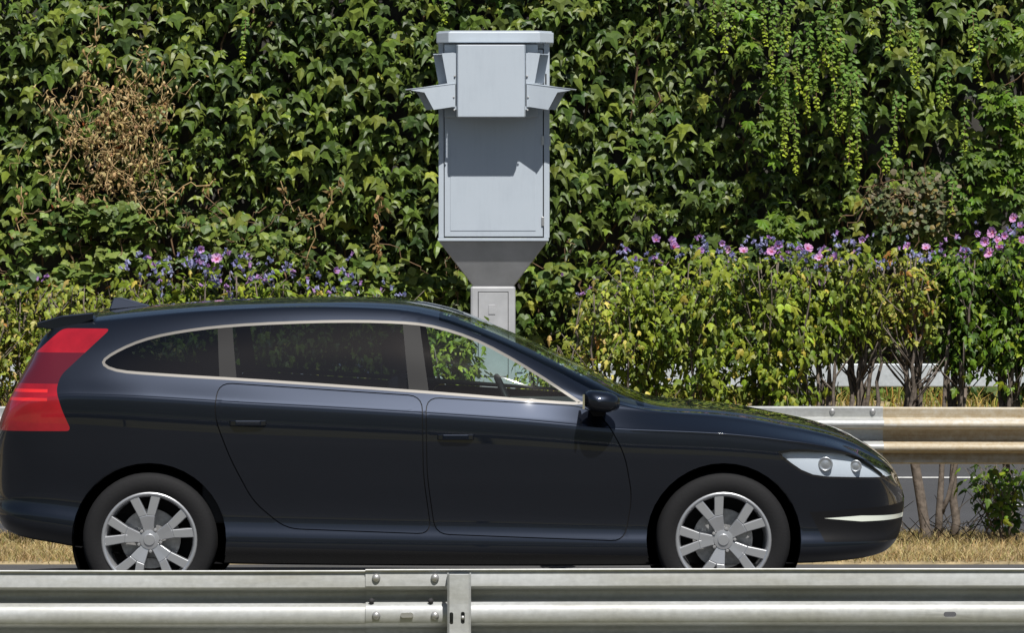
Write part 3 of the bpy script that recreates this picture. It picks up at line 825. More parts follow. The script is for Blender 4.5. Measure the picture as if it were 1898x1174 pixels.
def bud_mesh(colr):
    V, F = [], []; m = 6
    for j, (rr, zz) in enumerate(((0.10, 0), (0.26, 0.3), (0.22, 0.65), (0.30, 0.95))):
        for k in range(m):
            q = rr * (1 + 0.35 * (k % 2) * (j == 3)); V.append((q * math.cos(2*PI*k/m + j * 0.35), q * math.sin(2*PI*k/m + j * 0.35), zz + 0.2 * (k % 2) * (j == 3)))
    for j in range(3):
        for k in range(m):
            a_, b_, c_, d_ = j*m+k, j*m+(k+1) % m, (j+1)*m+(k+1) % m, (j+1)*m+k
            F += [(a_, b_, c_), (a_, c_, d_)]
    T = np.array([(0.10, 0.17, 0.05)] * m + [colr] * (3 * m))
    me = np_mesh('spent_flower', V, F, T); me.materials.append(M['petal']); return me
BL = [bloom_mesh(1.0, (0.64, 0.33, 0.66)), bloom_mesh(1.5, (0.58, 0.29, 0.63)), bloom_mesh(2.0, (0.56, 0.34, 0.70)), bloom_mesh(1.2, (0.70, 0.44, 0.74))]
BUDS = [bud_mesh((0.28, 0.27, 0.56)), bud_mesh((0.42, 0.40, 0.68)), bud_mesh((0.44, 0.24, 0.56)), bud_mesh((0.36, 0.38, 0.62))]
def put(me, name, p, size, nrm, parent):
    o = bpy.data.objects.new(name, me); col.objects.link(o); o.parent = parent
    q = Vector(nrm).to_track_quat('Z', 'Y').to_matrix().to_4x4() @ Matrix.Rotation(random.uniform(0, 6.28), 4, 'Z')
    o.matrix_basis = Matrix.Translation(Vector(p) - Vector(parent.location)) @ q @ Matrix.Scale(size, 4)
    return o
PAL = {'green': ([(0.185, 0.245, 0.020), (0.27, 0.325, 0.03), (0.13, 0.18, 0.018), (0.44, 0.38, 0.06), (0.07, 0.115, 0.012)], [10, 9, 8, 1.0, 4]),
       'yellow': ([(0.215, 0.255, 0.025), (0.31, 0.33, 0.05), (0.135, 0.175, 0.02), (0.50, 0.40, 0.12), (0.36, 0.17, 0.04)], [8, 8, 8, 2.4, 0.6]),
       'dark': ([(0.085, 0.16, 0.012), (0.135, 0.22, 0.015), (0.045, 0.09, 0.012), (0.23, 0.29, 0.02)], [8, 7, 7, 2])}
ALLSHRUB = []
def shrub(px, hw, top, low, pal, nleaf, label, nstem=7, r0=0.011, blooms=(), buds=0, d=HD, extra=None, nsing=70, name='hibiscus_shrub', lean=0.0, fork=0.02, tpx=None):
    b0 = np.array([wx(px, d), d, 0.04]); e = empty(name, tuple(b0)); tag(e, label, 'shrub', 'hibiscus hedge on the median')
    zt, zl, hwm = wz(top, d), wz(low, d), hw / F_PX * d
    mbs = MB(); P, W = [], []; tops = []
    for k in range(nstem):
        bx = b0[0] + random.gauss(0, hwm * 0.32); by = d + random.gauss(0, 0.10)
        if fork > 0.1: bx = wx(tpx, d) + random.gauss(0, 0.03); by = d + random.gauss(0, 0.03)
        tx = bx + random.gauss(lean, hwm * 0.35); ty = by + random.gauss(0, 0.14); tz = zt - abs(random.gauss(0, 0.09))
        pts = []; m = 9
        for i in range(m + 1):
            t = i / m
            pts.append(np.array([bx + (tx - bx) * t ** 1.2 + random.gauss(0, 0.012) * (i > 0), by + (ty - by) * t + random.gauss(0, 0.012), fork + (tz - fork) * t]))
        mbs.tube([p - b0 for p in pts], [r0 * (1.25 - 0.95 * i / m) * random.uniform(0.9, 1.1) for i in range(m + 1)], 6)
        tops.append(pts[-1])
        for j in range(int(9 + 3 * random.random())):
            t = random.uniform(0.32, 0.97); i = int(t * m); a = pts[i]
            L_ = random.uniform(0.12, 0.34)
            ang = random.uniform(0, 2 * PI)
            dv_ = np.array([math.cos(ang) * 0.75 * (hwm / 0.2) ** 0.5, math.sin(ang) * 0.65, random.uniform(0.5, 1.2)]); dv_ /= np.linalg.norm(dv_)
            tw = [a, a + dv_ * L_ * 0.5 + rng.normal(0, 0.012, 3), a + dv_ * L_ + np.array([0, 0, 0.02])]
            if tw[-1][2] > zt + 0.03: tw[-1][2] = zt + 0.03 - random.random() * 0.05
            mbs.tube([p - b0 for p in tw], [r0 * 0.4, r0 * 0.3, r0 * 0.18], 4)
            if tw[-1][2] > zl - 0.05:
                for q in np.linspace(0.15, 1, 6): P.append(tw[0] * (1 - q) + tw[2] * q); W.append(1.0)
            tops.append(tw[2])
        for p in pts:
            if p[2] > zl: P.append(p); W.append(0.6)
    if fork > 0.1 and not extra:
        mbs.tube([np.array([wx(tpx, d) + random.gauss(0, 0.01), d, 0.02 + (fork + 0.08) * q / 5]) - b0 for q in range(6)], [r0 * 2.2, r0 * 1.9, r0 * 1.8, r0 * 1.7, r0 * 1.6, r0 * 1.2], 8)
    if extra:
        for (pp, rr) in extra:
            link('trunk', MB().tube([np.array([wx(a, d), d - 0.03, wz(b_, d)]) - b0 for a, b_ in pp], rr, 8).mesh('trunk', smooth=True), M['bark'], e)
    mst = mbs.mesh('stem', smooth=True)
    link('stems', mst, M['bark'], e)
    P = np.array(P); W = np.array(W); W /= W.sum()
    n = int(nleaf * 1.5)
    pos = P[rng.choice(len(P), n, p=W)] + rng.normal(0, 0.036, (n, 3)) * np.array([1.1, 1.0, 1.0])
    pos[:, 2] = np.minimum(pos[:, 2], zt + 0.05)
    ctr = np.array([b0[0], d, (zt + zl) / 2])
    out = pos - ctr; out[:, 2] *= 0.3
    nr = out * 2.5 + rng.normal(0, 0.45, (n, 3)) + np.array([0, -0.35, 0.75])
    tp = out * 2.0 + rng.normal(0, 0.5, (n, 3)) + np.array([0, -0.2, -0.75])
    B = basis(nr, tp); s = rng.uniform(0.026, 0.074, n) * (0.8 if pal == 'yellow' else 1.0)
    tn = tints(n, *PAL[pal]); wh = rng.integers(0, 3, n)
    sc_ = s - (pos[:, 1] - d) * 0.12
    big = list(np.argsort(-sc_)[:nsing]); sg = np.zeros(n, bool); sg[big] = True
    leaf_objects('leaf', HIB, wh, B, pos, s, tn, M['leaf'], e, big)
    V, F, T = scatter(HIB, wh[~sg], B[~sg], pos[~sg] - b0, s[~sg], tn[~sg])
    tag(link('foliage', np_mesh('foliage', V, F, T), M['leaf'], e), kind='stuff')
    for (bxp, byp) in blooms:
        dd = d - random.uniform(0.02, 0.16)
        p = np.array([wx(bxp, dd), dd, wz(byp, dd)])
        put(random.choice(BL), 'flower', p, random.uniform(0.024, 0.035), (random.gauss(0, 0.5), -1, random.uniform(0.0, 1.1)), e)
    for k in range(buds):
        bp_x = random.gauss(px, hw * 0.62); bp_y = top + random.gauss(0, 15)
        dd = d + random.gauss(0, 0.09); p = np.array([wx(bp_x, dd), dd, wz(bp_y, dd)])
        for q in range(random.choice((1, 2, 3, 4))):
            put(random.choice(BUDS), 'spent_flower', p + rng.normal(0, 0.018, 3), random.uniform(0.020, 0.036), (random.gauss(0, 0.6), random.gauss(-0.3, 0.4), random.uniform(0.2, 1.0)), e)
    return e
# right of the camera column
shrub(1112, 55, 535, 690, 'yellow', 520, 'thin yellowing shrub at the left end of the right hand hedge', 6, buds=5)
shrub(1205, 62, 482, 660, 'green', 950, 'leafy hibiscus with four pink flowers, second from the hedge end near the camera column', 7, blooms=((1216, 446), (1243, 449), (1249, 459), (1220, 489)), buds=9)
shrub(1312, 66, 474, 742, 'green', 1150, 'full green hibiscus with a large pink flower on its left top, over the car bonnet', 8, blooms=((1297, 468), (1339, 452), (1352, 463)), buds=16)
shrub(1420, 66, 474, 742, 'green', 1150, 'full green hibiscus with pink and violet flowers just left of the beam post', 8, blooms=((1430, 467), (1442, 457), (1378, 466)), buds=18)
shrub(1512, 55, 484, 590, 'green', 560, 'hibiscus with one pink flower low on its front, right above the beam post', 7, 0.013, blooms=((1497, 461), (1518, 479), (1545, 481), (1522, 528)), buds=14)
shrub(1602, 58, 478, 560, 'yellow', 480, 'leggy hibiscus with bare stems in front of the pale beam and one pink flower', 8, 0.013, fork=0.5, tpx=1604, blooms=((1600, 446),), buds=14)
shrub(1692, 60, 474, 570, 'yellow', 500, 'leggy hibiscus on two thick trunks that show under the tan rail', 8, 0.013, fork=0.55, tpx=1693, blooms=((1684, 459), (1716, 460)), buds=14,
      extra=[([(1722, 1022), (1716, 985), (1706, 920), (1694, 850), (1690, 780), (1680, 700), (1672, 620)], [0.034, 0.030, 0.029, 0.027, 0.02, 0.014, 0.009]),
             ([(1739, 1015), (1741, 955), (1745, 880), (1748, 800), (1752, 700), (1760, 600)], [0.021, 0.022, 0.016, 0.014, 0.012, 0.008]),
             ([(1741, 958), (1757, 925), (1768, 880), (1780, 810), (1790, 720)], [0.015, 0.014, 0.013, 0.012, 0.009])])
shrub(1795, 62, 470, 620, 'dark', 900, 'dark green hibiscus with a bunch of pink flowers on its crown', 8, 0.013, fork=0.55, tpx=1772, blooms=((1790, 467), (1808, 434), (1826, 448), (1840, 431), (1835, 470)), buds=10)
shrub(1885, 66, 440, 650, 'dark', 1250, 'tallest dark hibiscus at the right edge with pink flowers at the top', 8, 0.013, fork=0.5, tpx=1872, blooms=((1852, 458), (1880, 405), (1891, 421), (1862, 438), (1848, 446), (1893, 448)), buds=8)
shrub(1985, 66, 430, 745, 'dark', 900, 'hibiscus cut off by the right edge of the picture', 7, 0.013, buds=8, nsing=20)
shrub(1866, 46, 868, 940, 'dark', 210, 'low leafy shoots under the tan rail at the right edge', 6, 0.006, d=24.95, nsing=60, name='hibiscus_sucker')
# left of the column
shrub(-55, 60, 535, 690, 'yellow', 500, 'hibiscus cut off by the left edge of the picture', 7, buds=2, nsing=20)
shrub(35, 60, 528, 690, 'yellow', 820, 'yellowing shrub at the left edge above the tail lamp', 8, buds=1)
shrub(130, 60, 532, 690, 'yellow', 820, 'yellowing shrub with bare grey twigs behind the rear roof spoiler', 8, buds=1)
shrub(228, 55, 520, 690, 'yellow', 700, 'yellowing shrub behind the roof aerial, without flowers', 7, buds=2)
shrub(322, 58, 502, 690, 'green', 760, 'hibiscus with pale violet flowers at the left end of the flowering row', 7, buds=20)
shrub(415, 58, 500, 690, 'green', 760, 'hibiscus with purple flowers over the middle of the car roof', 7, buds=24, blooms=((372, 463), (402, 481)))
shrub(510, 58, 514, 690, 'green', 760, 'hibiscus with violet flowers next to the slanting dead runner', 7, buds=22)
shrub(606, 54, 526, 690, 'green', 700, 'hibiscus with a single pink flower standing above its top', 7, buds=14, blooms=((620, 503),))
shrub(700, 45, 548, 700, 'green', 420, 'low hibiscus just showing above the roof, a few violet flowers', 5, buds=7)
shrub(815, 58, 606, 712, 'green', 650, 'low hibiscus seen through the front side window of the car', 6, buds=3)
shrub(1010, 40, 650, 712, 'yellow', 220, 'small low shrub behind the windscreen pillar of the car', 5)

# ------------------------------------------------------------------ dry grass, twigs
def grass(name, label, n, x0, x1, y0, y1, zf, hmin, hmax, wdt, cols, wts, lean=0.5):
    x = rng.uniform(x0, x1, n); y = rng.uniform(y0, y1, n); z = zf(y)
    h = rng.uniform(hmin, hmax, n) * (0.6 + 0.5 * rng.random(n)); a = rng.uniform(0, 2 * PI, n)
    ca, sa = np.cos(a), np.sin(a)
    lx, ly = rng.normal(0, lean, n) * h, rng.normal(0, lean, n) * h
    p = np.stack([x, y, z], 1); sd_ = np.stack([ca, sa, np.zeros(n)], 1) * wdt
    tip = p + np.stack([lx, ly, h], 1); mid = p + np.stack([lx * 0.35, ly * 0.35, h * 0.6], 1)
    V = np.stack([p - sd_, p + sd_, mid + sd_ * 0.7, mid - sd_ * 0.7, tip], 1).reshape(-1, 3)
    b_ = np.arange(n)[:, None] * 5
    F = np.concatenate([b_ + np.array([[0, 1, 2]]), b_ + np.array([[0, 2, 3]]), b_ + np.array([[3, 2, 4]])])
    T = np.repeat(tints(n, cols, wts), 5, axis=0)
    o = link(name, np_mesh(name, V, F, T), M['drygrass']); tag(o, label, 'grass', kind='stuff'); return o
DRY = [(0.45, 0.35, 0.17), (0.56, 0.45, 0.25), (0.33, 0.25, 0.11), (0.22, 0.22, 0.06)]
zmed = lambda y: np.interp(y, [24.05, 24.14, 24.5, 25.4, 25.86, 25.95], [-0.05, 0.012, 0.05, 0.05, 0.012, -0.05])
grass('grass', 'short straw-dry grass on the median strip', 42000, -4.6, 4.6, 24.15, 25.8, zmed, 0.02, 0.075, 0.0022, DRY, [8, 7, 6, 1], 0.8)
zbank = lambda y: np.interp(y, [33.75, 34.1, 35.2, 36.2, 36.7], [0.03, 0.06, 0.16, 0.36, 0.40])
grass('grass', 'straw-dry grass fringe along the edge of the near road', 16000, -4.6, 4.6, 24.13, 24.4, zmed, 0.02, 0.06, 0.0022, DRY, [8, 8, 5, 0.6], 0.9)
grass('bank_grass', 'tall yellow-green dry weeds on the bank below the ivy', 15000, -7, 7, 33.9, 36.3, zbank, 0.08, 0.26, 0.006, [(0.40, 0.31, 0.10), (0.24, 0.26, 0.05), (0.34, 0.2, 0.06), (0.15, 0.2, 0.04)], [6, 6, 2, 4], 0.5)
mb = MB()
for k in range(330):
    x = random.choice((random.uniform(2.25, 4.2), random.uniform(-4.2, 4.2))); y = random.uniform(24.9, 25.8)
    L_ = random.uniform(0.08, 0.32); a = random.uniform(0, 2 * PI); up = random.uniform(0.1, 1.1)
    p = np.array([x, y, 0.04]); q = p + np.array([math.cos(a), math.sin(a) * 0.5, up]) * L_
    m_ = (p + q) / 2 + rng.normal(0, 0.02, 3)
    mb.tube([p, m_, q], [0.0035, 0.003, 0.0015], 4)
tw = mb.build('dry_twigs', M['twig']); tag(tw, 'tangle of thin dark dead twigs under the hedge', 'twigs', kind='stuff')

# ------------------------------------------------------------------ the car
CARY = 22.40
M['paint'] = simple('navy_black_car_paint', (0.016, 0.020, 0.030), 0.44, 0.92, 0.3, coat=1.0)
M['black'] = simple('black_plastic', (0.008, 0.008, 0.009), 0.55, spec=0.15)
M['liner'] = simple('arch_liner_felt', (0.004, 0.004, 0.004), 1.0, spec=0.0)
M['gloss_black'] = simple('gloss_black', (0.008, 0.008, 0.009), 0.12, coat=0.6)
M['chrome'] = simple('brushed_trim', (0.13, 0.123, 0.113), 0.5, 0.5)
M['rubber'] = simple('tyre_rubber', (0.010, 0.010, 0.011), 0.8, spec=0.25, bmp=0.15, scale=80)
M['alloy'] = simple('silver_alloy', (0.52, 0.53, 0.55), 0.33, 0.75)
M['red'] = simple('red_lamp_lens', (0.26, 0.006, 0.012), 0.2, coat=1.0, var=0.25, scale=6)
M['red_dark'] = simple('dark_red_lamp_lens', (0.085, 0.006, 0.012), 0.15, coat=1.0)
M['red_bright'] = simple('light_guide_red', (0.62, 0.02, 0.02), 0.25, coat=1.0)
M['lampglass'] = simple('headlamp_lens', (0.66, 0.71, 0.78), 0.3, 0.1)
M['lamp_cover'] = mat_glass('lamp_cover', (0.93, 0.95, 0.96), 1.0)
M['drl'] = simple('pale_lamp_strip', (0.80, 0.84, 0.74), 0.25, coat=0.5)
M['glass_clear'] = mat_glass('clear_side_glass', (0.78, 0.90, 0.88), 1.0)
M['glass_tint'] = mat_glass('tinted_rear_glass', (0.20, 0.245, 0.30), 1.5)
M['seat'] = simple('dark_seat_fabric', (0.03, 0.03, 0.033), 0.85)
M['cabin'] = simple('cabin_trim', (0.02, 0.02, 0.021), 0.8)
M['mirror'] = simple('mirror_glass', (0.7, 0.7, 0.7), 0.03, 1.0)

car = empty('car', (-0.3, CARY, 0.0)); tag(car, 'dark navy five-door hatchback driving to the right in front of the hedge', 'car')
CC = Vector(car.location)

def curve(pts):
    """monotone cubic through (x, v)"""
    x = np.array([p[0] for p in pts], float); y = np.array([p[1] for p in pts], float)
    h = np.diff(x); dlt = np.diff(y) / h; m = np.zeros(len(x))
    for i in range(1, len(x) - 1):
        if dlt[i-1] * dlt[i] > 0:
            w1, w2 = 2*h[i]+h[i-1], h[i]+2*h[i-1]; m[i] = (w1+w2) / (w1/dlt[i-1] + w2/dlt[i])
    m[0], m[-1] = dlt[0], dlt[-1]
    def f(q):
        i = int(np.clip(np.searchsorted(x, q) - 1, 0, len(h) - 1)); t = (q - x[i]) / h[i]
        return float(y[i]*(1+2*t)*(1-t)**2 + m[i]*h[i]*t*(1-t)**2 + y[i+1]*t*t*(3-2*t) + m[i+1]*h[i]*t*t*(t-1))
    return f
ztop = curve([(-2.50,.70),(-2.49,.79),(-2.46,.92),(-2.40,1.06),(-2.33,1.21),(-2.27,1.33),(-2.22,1.375),(-2.1,1.405),(-1.8,1.442),(-1.3,1.476),(-0.8,1.485),(-0.55,1.474),(-0.35,1.44),(0.0,1.305),(0.35,1.145),(0.64,1.0),(0.74,.972),(1.0,.95),(1.25,.912),(1.5,.842),(1.68,.757),(1.78,.69),(1.84,.62),(1.88,.53)])
zbot = curve([(-2.5,.56),(-2.48,.43),(-2.4,.345),(-2.2,.30),(-1.9,.25),(-1.4,.205),(0,.195),(1.4,.205),(1.6,.215),(1.75,.24),(1.84,.31),(1.88,.44)])
wmax = curve([(-2.50,.36),(-2.49,.52),(-2.46,.64),(-2.40,.73),(-2.3,.795),(-2.1,.845),(-1.75,.885),(-1,.897),(0,.897),(1.0,.885),(1.3,.862),(1.5,.815),(1.65,.735),(1.75,.64),(1.82,.5),(1.86,.35),(1.88,.22)])
zcre = curve([(-2.50,.64),(-2.48,.74),(-2.44,.88),(-2.38,.97),(-2.3,1.015),(-2.1,1.035),(-1.2,.992),(0,.918),(.55,.868),(1.0,.845),(1.3,.812),(1.55,.752),(1.7,.672),(1.8,.592),(1.86,.53),(1.88,.49)])
z6 = curve([(-2.50,.675),(-2.48,.79),(-2.46,.86),(-2.40,.99),(-2.33,1.075),(-2.2,1.118),(-1.93,1.128),(-1.17,1.086),(.13,.997),(.47,.958),(.7,.925),(1.0,.90),(1.25,.864),(1.5,.798),(1.68,.715),(1.78,.648),(1.84,.58),(1.88,.505)])
w6 = curve([(-2.5,.34),(-2.48,.54),(-2.46,.60),(-2.40,.68),(-2.2,.765),(-1.9,.81),(-1.2,.832),(0,.828),(.47,.79),(.7,.755),(1.0,.735),(1.3,.71),(1.5,.66),(1.65,.59),(1.75,.5),(1.82,.38),(1.86,.25),(1.88,.15)])
z8 = curve([(-2.5,.69),(-2.49,.775),(-2.46,.895),(-2.40,1.035),(-2.33,1.175),(-2.27,1.285),(-2.22,1.325),(-1.9,1.365),(-1.5,1.403),(-1.0,1.422),(-.6,1.410),(-.4,1.378),(-.1,1.275),(.2,1.135),(.47,1.005),(.7,.948),(1.0,.928),(1.25,.892),(1.5,.822),(1.68,.737),(1.78,.67),(1.84,.60),(1.88,.515)])
w8 = curve([(-2.5,.3),(-2.46,.52),(-2.4,.575),(-2.2,.575),(-1.9,.605),(-1,.63),(-.4,.63),(0,.665),(.47,.72),(.7,.66),(1.0,.60),(1.5,.52),(1.7,.43),(1.8,.33),(1.86,.19),(1.88,.1)])

def warped(f, lift=0.0):
    def g_(x):
        q = x
        if x > 1.3: q = 1.3 + (x - 1.3) * 0.58 / 0.65
        elif x < -2.1: q = -2.1 + (x + 2.1) * 0.40 / 0.45
        return f(q) + lift * max(0.0, 1 - abs(x - 1.68) / 0.35)
    return g_
ztop, z6, z8 = warped(ztop, 0.022), warped(z6, 0.018), warped(z8, 0.022)
zbot, wmax, zcre, w6, w8 = warped(zbot), warped(wmax), warped(zcre, 0.012), warped(w6), warped(w8)
def catmull(P, sub):
    P = [np.array(p, float) for p in P]; Q = []
    for i in range(len(P) - 1):
        p0 = P[i-1] if i > 0 else 2*P[0]-P[1]; p1, p2 = P[i], P[i+1]; p3 = P[i+2] if i+2 < len(P) else 2*P[-1]-P[-2]
        for k in range(sub):
            t = k / sub
            Q.append(0.5*((2*p1)+(-p0+p2)*t+(2*p0-5*p1+4*p2-p3)*t*t+(-p0+3*p1-3*p2+p3)*t**3))
    Q.append(P[-1]); return Q
def section(x):
    W, zb, zc = wmax(x), zbot(x), zcre(x); H = zc - zb
    a6, b6, a8, b8, zt_ = w6(x), z6(x), w8(x), z8(x), ztop(x)
    L = [(0.91*W, zb), (0.975*W, zb+.08*H), (0.982*W, zb+.17*H), (0.960*W, zb+.30*H), (0.985*W, zb+.60*H), (1.0*W, zb+.82*H), (0.996*W, zc-.03*H), (0.978*W, zc+.004),
         (a6, b6), ((a6+a8)/2+.018, (b6+b8)/2+0.004), (a8, b8), (a8*.86, b8+(zt_-b8)*.48), (a8*.5, b8+(zt_-b8)*.86), (0, zt_)]
    return [(0.0, zb + 0.0)] + [tuple(q) for q in catmull(L, 6)]
stations = sorted(set(np.round(np.concatenate([np.linspace(-2.55, -2.2, 36), np.linspace(-2.2, 1.45, 96), np.linspace(1.45, 1.95, 44)]), 4)))
GV, GF = [], []
for x in stations:
    sct = section(x); m = len(sct)
    GV += [(x, -w_, z_) for w_, z_ in sct]
for i in range(len(stations) - 1):
    for k in range(m - 1):
        GF.append((i*m+k, (i+1)*m+k, (i+1)*m+k+1, i*m+k+1))
base_me = bpy.data.meshes.new('base'); base_me.from_pydata(GV, [], GF); base_me.update()
GN = np.zeros((len(GV), 3)); Va = np.array(GV)
for f in base_me.polygons:
    for v in f.vertices: GN[v] += np.array(f.normal) * f.area
# section tops lie on the mirror plane, the underside joint is sharp
for i in range(len(stations)): GN[i*m+m-1][1] = 0.0
GN /= np.linalg.norm(GN, axis=1, keepdims=True) + 1e-12
bvh = BVHTree.FromPolygons(GV, GF)

bm = bmesh.new(); bm.from_mesh(base_me); bm.faces.ensure_lookup_table()
CS = F_PX / 21.62
def cp_(pts): return [((a - 949) / CS, CAM_H - (b_ - 389) / CS) for a, b_ in pts]
def smooth_poly(poly, n):
    P = [np.array(p) for p in poly]; N_ = len(P); Q = []
    for i in range(N_):
        p0, p1, p2, p3 = P[i-1], P[i], P[(i+1) % N_], P[(i+2) % N_]
        for k in range(n):
            t = k / n; Q.append(tuple(0.5*((2*p1)+(-p0+p2)*t+(2*p0-5*p1+4*p2-p3)*t*t+(-p0+3*p1-3*p2+p3)*t**3)))
    return Q
def round_poly(poly, rr, n=5):
    P = [Vector(p) for p in poly]; out = []
    for i in range(len(P)):
        a, q, e_ = P[i-1], P[i], P[(i+1) % len(P)]
        l1, l2 = (a-q).length, (e_-q).length; r_ = min(rr, 0.45*l1, 0.45*l2)
        s0, s1 = q+(a-q).normalized()*r_, q+(e_-q).normalized()*r_
        for k in range(n+1):
            t = k/n; v = s0*(1-t)**2+q*2*t*(1-t)+s1*t*t; out.append((v.x, v.y))
    return out
def area(p): return 0.5 * sum(p[i][0]*p[(i+1) % len(p)][1]-p[(i+1) % len(p)][0]*p[i][1] for i in range(len(p)))
def inset(poly, d_):
    s_ = 1 if area(poly) > 0 else -1; n = len(poly); out = []
    for i in range(n):
        a, b_, c_ = Vector(poly[i-1]), Vector(poly[i]), Vector(poly[(i+1) % n])
        e1, e2 = (b_-a).normalized(), (c_-b_).normalized()
        n1, n2 = Vector((-e1.y, e1.x)) * s_, Vector((-e2.y, e2.x)) * s_
        q = n1 + n2; q = q / max(0.35, q.dot(n1)) ; q = q if q.length < 3 else q.normalized()
        out.append(tuple(b_ + q * d_))
    return out
def inside(p, poly):
    x, y = p; c_ = False; j = len(poly) - 1
    for i in range(len(poly)):
        xi, yi = poly[i]; xj, yj = poly[j]
        if (yi > y) != (yj > y) and x < (xj-xi)*(y-yi)/(yj-yi)+xi: c_ = not c_
        j = i
    return c_
def cut_outline(poly, ymin=0.15):
    x0, x1 = min(p[0] for p in poly)-.05, max(p[0] for p in poly)+.05; zz0, zz1 = min(p[1] for p in poly)-.05, max(p[1] for p in poly)+.05
    near = set()
    for f in bm.faces:
        cc = f.calc_center_median()
        if x0 < cc.x < x1 and zz0 < cc.z < zz1 and abs(cc.y) > ymin: near.add(f)
    for i in range(len(poly)):
        a, b_ = poly[i], poly[(i+1) % len(poly)]
        if (a[0]-b_[0])**2+(a[1]-b_[1])**2 < 1e-10: continue
        ax0, ax1, az0, az1 = min(a[0], b_[0])-1e-4, max(a[0], b_[0])+1e-4, min(a[1], b_[1])-1e-4, max(a[1], b_[1])+1e-4
        hit = []
        for f in near:
            if not f.is_valid: continue
            vs = [v.co for v in f.verts]
            if max(v.x for v in vs) < ax0 or min(v.x for v in vs) > ax1 or max(v.z for v in vs) < az0 or min(v.z for v in vs) > az1: continue
            hit.append(f)
        if not hit: continue
        geom = list(hit) + list({e for f in hit for e in f.edges}) + list({v for f in hit for v in f.verts})
        res = bmesh.ops.bisect_plane(bm, geom=geom, dist=1e-6, plane_co=(a[0], 0, a[1]), plane_no=(-(b_[1]-a[1]), 0, b_[0]-a[0]))
        for g_ in res['geom']:
            if isinstance(g_, bmesh.types.BMFace): near.add(g_)
        near = {f for f in near if f.is_valid}
RW, FW, WZ, AR = (275-949)/385.0, (1342-949)/385.0, 0.325, 0.372
arch = lambda cx: [(cx + AR*math.cos(2*PI*k/40), WZ + AR*math.sin(2*PI*k/40)) for k in range(40)]
dlo = smooth_poly(cp_([(188, 672), (214, 650), (270, 627), (350, 611), (450, 601), (600, 595), (720, 596), (800, 604), (885, 631), (975, 679), (1062, 735), (1078, 750), (1000, 746), (800, 730), (500, 709), (300, 697), (215, 689)]), 3)
dlo_in = inset(dlo, 0.013)
pilC = cp_([(398, 570), (424, 570), (446, 760), (412, 760)])
pilB = cp_([(742, 570), (772, 570), (800, 760), (762, 760)])
tail = round_poly(cp_([(200, 611), (158, 652), (112, 696), (104, 722), (116, 760), (134, 799), (-90, 801), (-90, 742), (-90, 700), (10, 690), (66, 650), (108, 611)]), 0.03)
t_mid = cp_([(300, 655), (300, 712), (-95, 712), (-95, 655)])
t_bars = [cp_([(88, y_), (88, y_ + 6), (-95, y_ + 6), (-95, y_)]) for y_ in (722, 738)]
head = smooth_poly(cp_([(1440, 836), (1500, 833), (1580, 841), (1650, 866), (1690, 892), (1570, 890), (1505, 884), (1464, 862)]), 2)
head_in = inset(head, 0.012)
drl = cp_([(1528, 962), (1600, 959), (1710, 964), (1710, 971), (1600, 970)])
fogp = cp_([(1500, 950), (1720, 940), (1720, 1010), (1530, 1006)])
sill = cp_([(300, 1010), (1300, 1032), (1300, 1080), (300, 1080)])
fdoor = round_poly(cp_([(789, 735), (1078, 752), (1124, 778), (1158, 840), (1172, 920), (1158, 1003), (806, 990), (791, 880)]), 0.07)
rdoor = round_poly(cp_([(405, 708), (784, 733), (786, 880), (801, 990), (530, 980), (470, 930), (428, 850), (398, 770)]), 0.07)
fill = cp_([(262, 738), (340, 742), (346, 800), (266, 796)])
wsc_x0 = -0.33
for poly in (dlo, dlo_in, pilC, pilB): cut_outline(poly)
cut_outline(tail, 0.05); cut_outline(t_mid, 0.05); [cut_outline(q, 0.05) for q in t_bars]; cut_outline(head); cut_outline(head_in); cut_outline(fogp, 0.1); cut_outline(drl, 0.1); cut_outline(sill)
for poly in (fdoor, inset(fdoor, 0.005), rdoor, inset(rdoor, 0.005), arch(RW), arch(FW)): cut_outline(poly, 0.3)
fdi, rdi = inset(fdoor, 0.005), inset(rdoor, 0.005)
groups = {}
for f in bm.faces:
    cc = f.calc_center_median(); p = (cc.x, cc.z); nrm = f.normal; k = 'body'
    a = abs(cc.y)
    if cc.z < zbot(cc.x) + 0.004 and a < 0.9*wmax(cc.x): k = 'under'
    elif a > 0.42 and ((cc.x-RW)**2+(cc.z-WZ)**2 < AR**2 or (cc.x-FW)**2+(cc.z-WZ)**2 < AR**2): k = None
    elif a > 0.3 and inside(p, dlo):
        if not inside(p, dlo_in): k = 'trim'
        elif inside(p, pilC) or inside(p, pilB): k = 'pillar'
        elif cc.x < pilC[0][0]: k = 'quarter'
        elif cc.x < pilB[0][0] + 0.02: k = 'rear_glass'
        else: k = 'front_glass'
    elif inside(p, tail) and a > 0.25: k = 'tailm' if inside(p, t_mid) else ('tailb' if any(inside(p, q) for q in t_bars) else 'tail')
    elif inside(p, head) and a > 0.3: k = 'head' if inside(p, head_in) else 'headrim'
    elif inside(p, drl) and a > 0.3: k = 'drl'
    elif inside(p, fogp) and a > 0.3: k = 'grille'
    elif inside(p, sill): k = 'sill'
    elif a > 0.5 and inside(p, fdoor): k = 'fdoor' if inside(p, fdi) else 'gapf'
    elif a > 0.5 and inside(p, rdoor): k = 'rdoor' if inside(p, rdi) else 'gapr'
    else:
        # windscreen and rear window lie between the two roof edges
        yl = w8(cc.x) * 0.975
        if -0.36 < cc.x < 0.64 and a < yl and cc.z > z8(cc.x) + 0.002 and nrm.x > 0.15: k = 'screen'
        elif cc.x < -2.25 and a < yl * 0.92 and cc.z > 1.02 and nrm.x < -0.3: k = 'back_glass'
    if k: groups.setdefault(k, []).append(f)

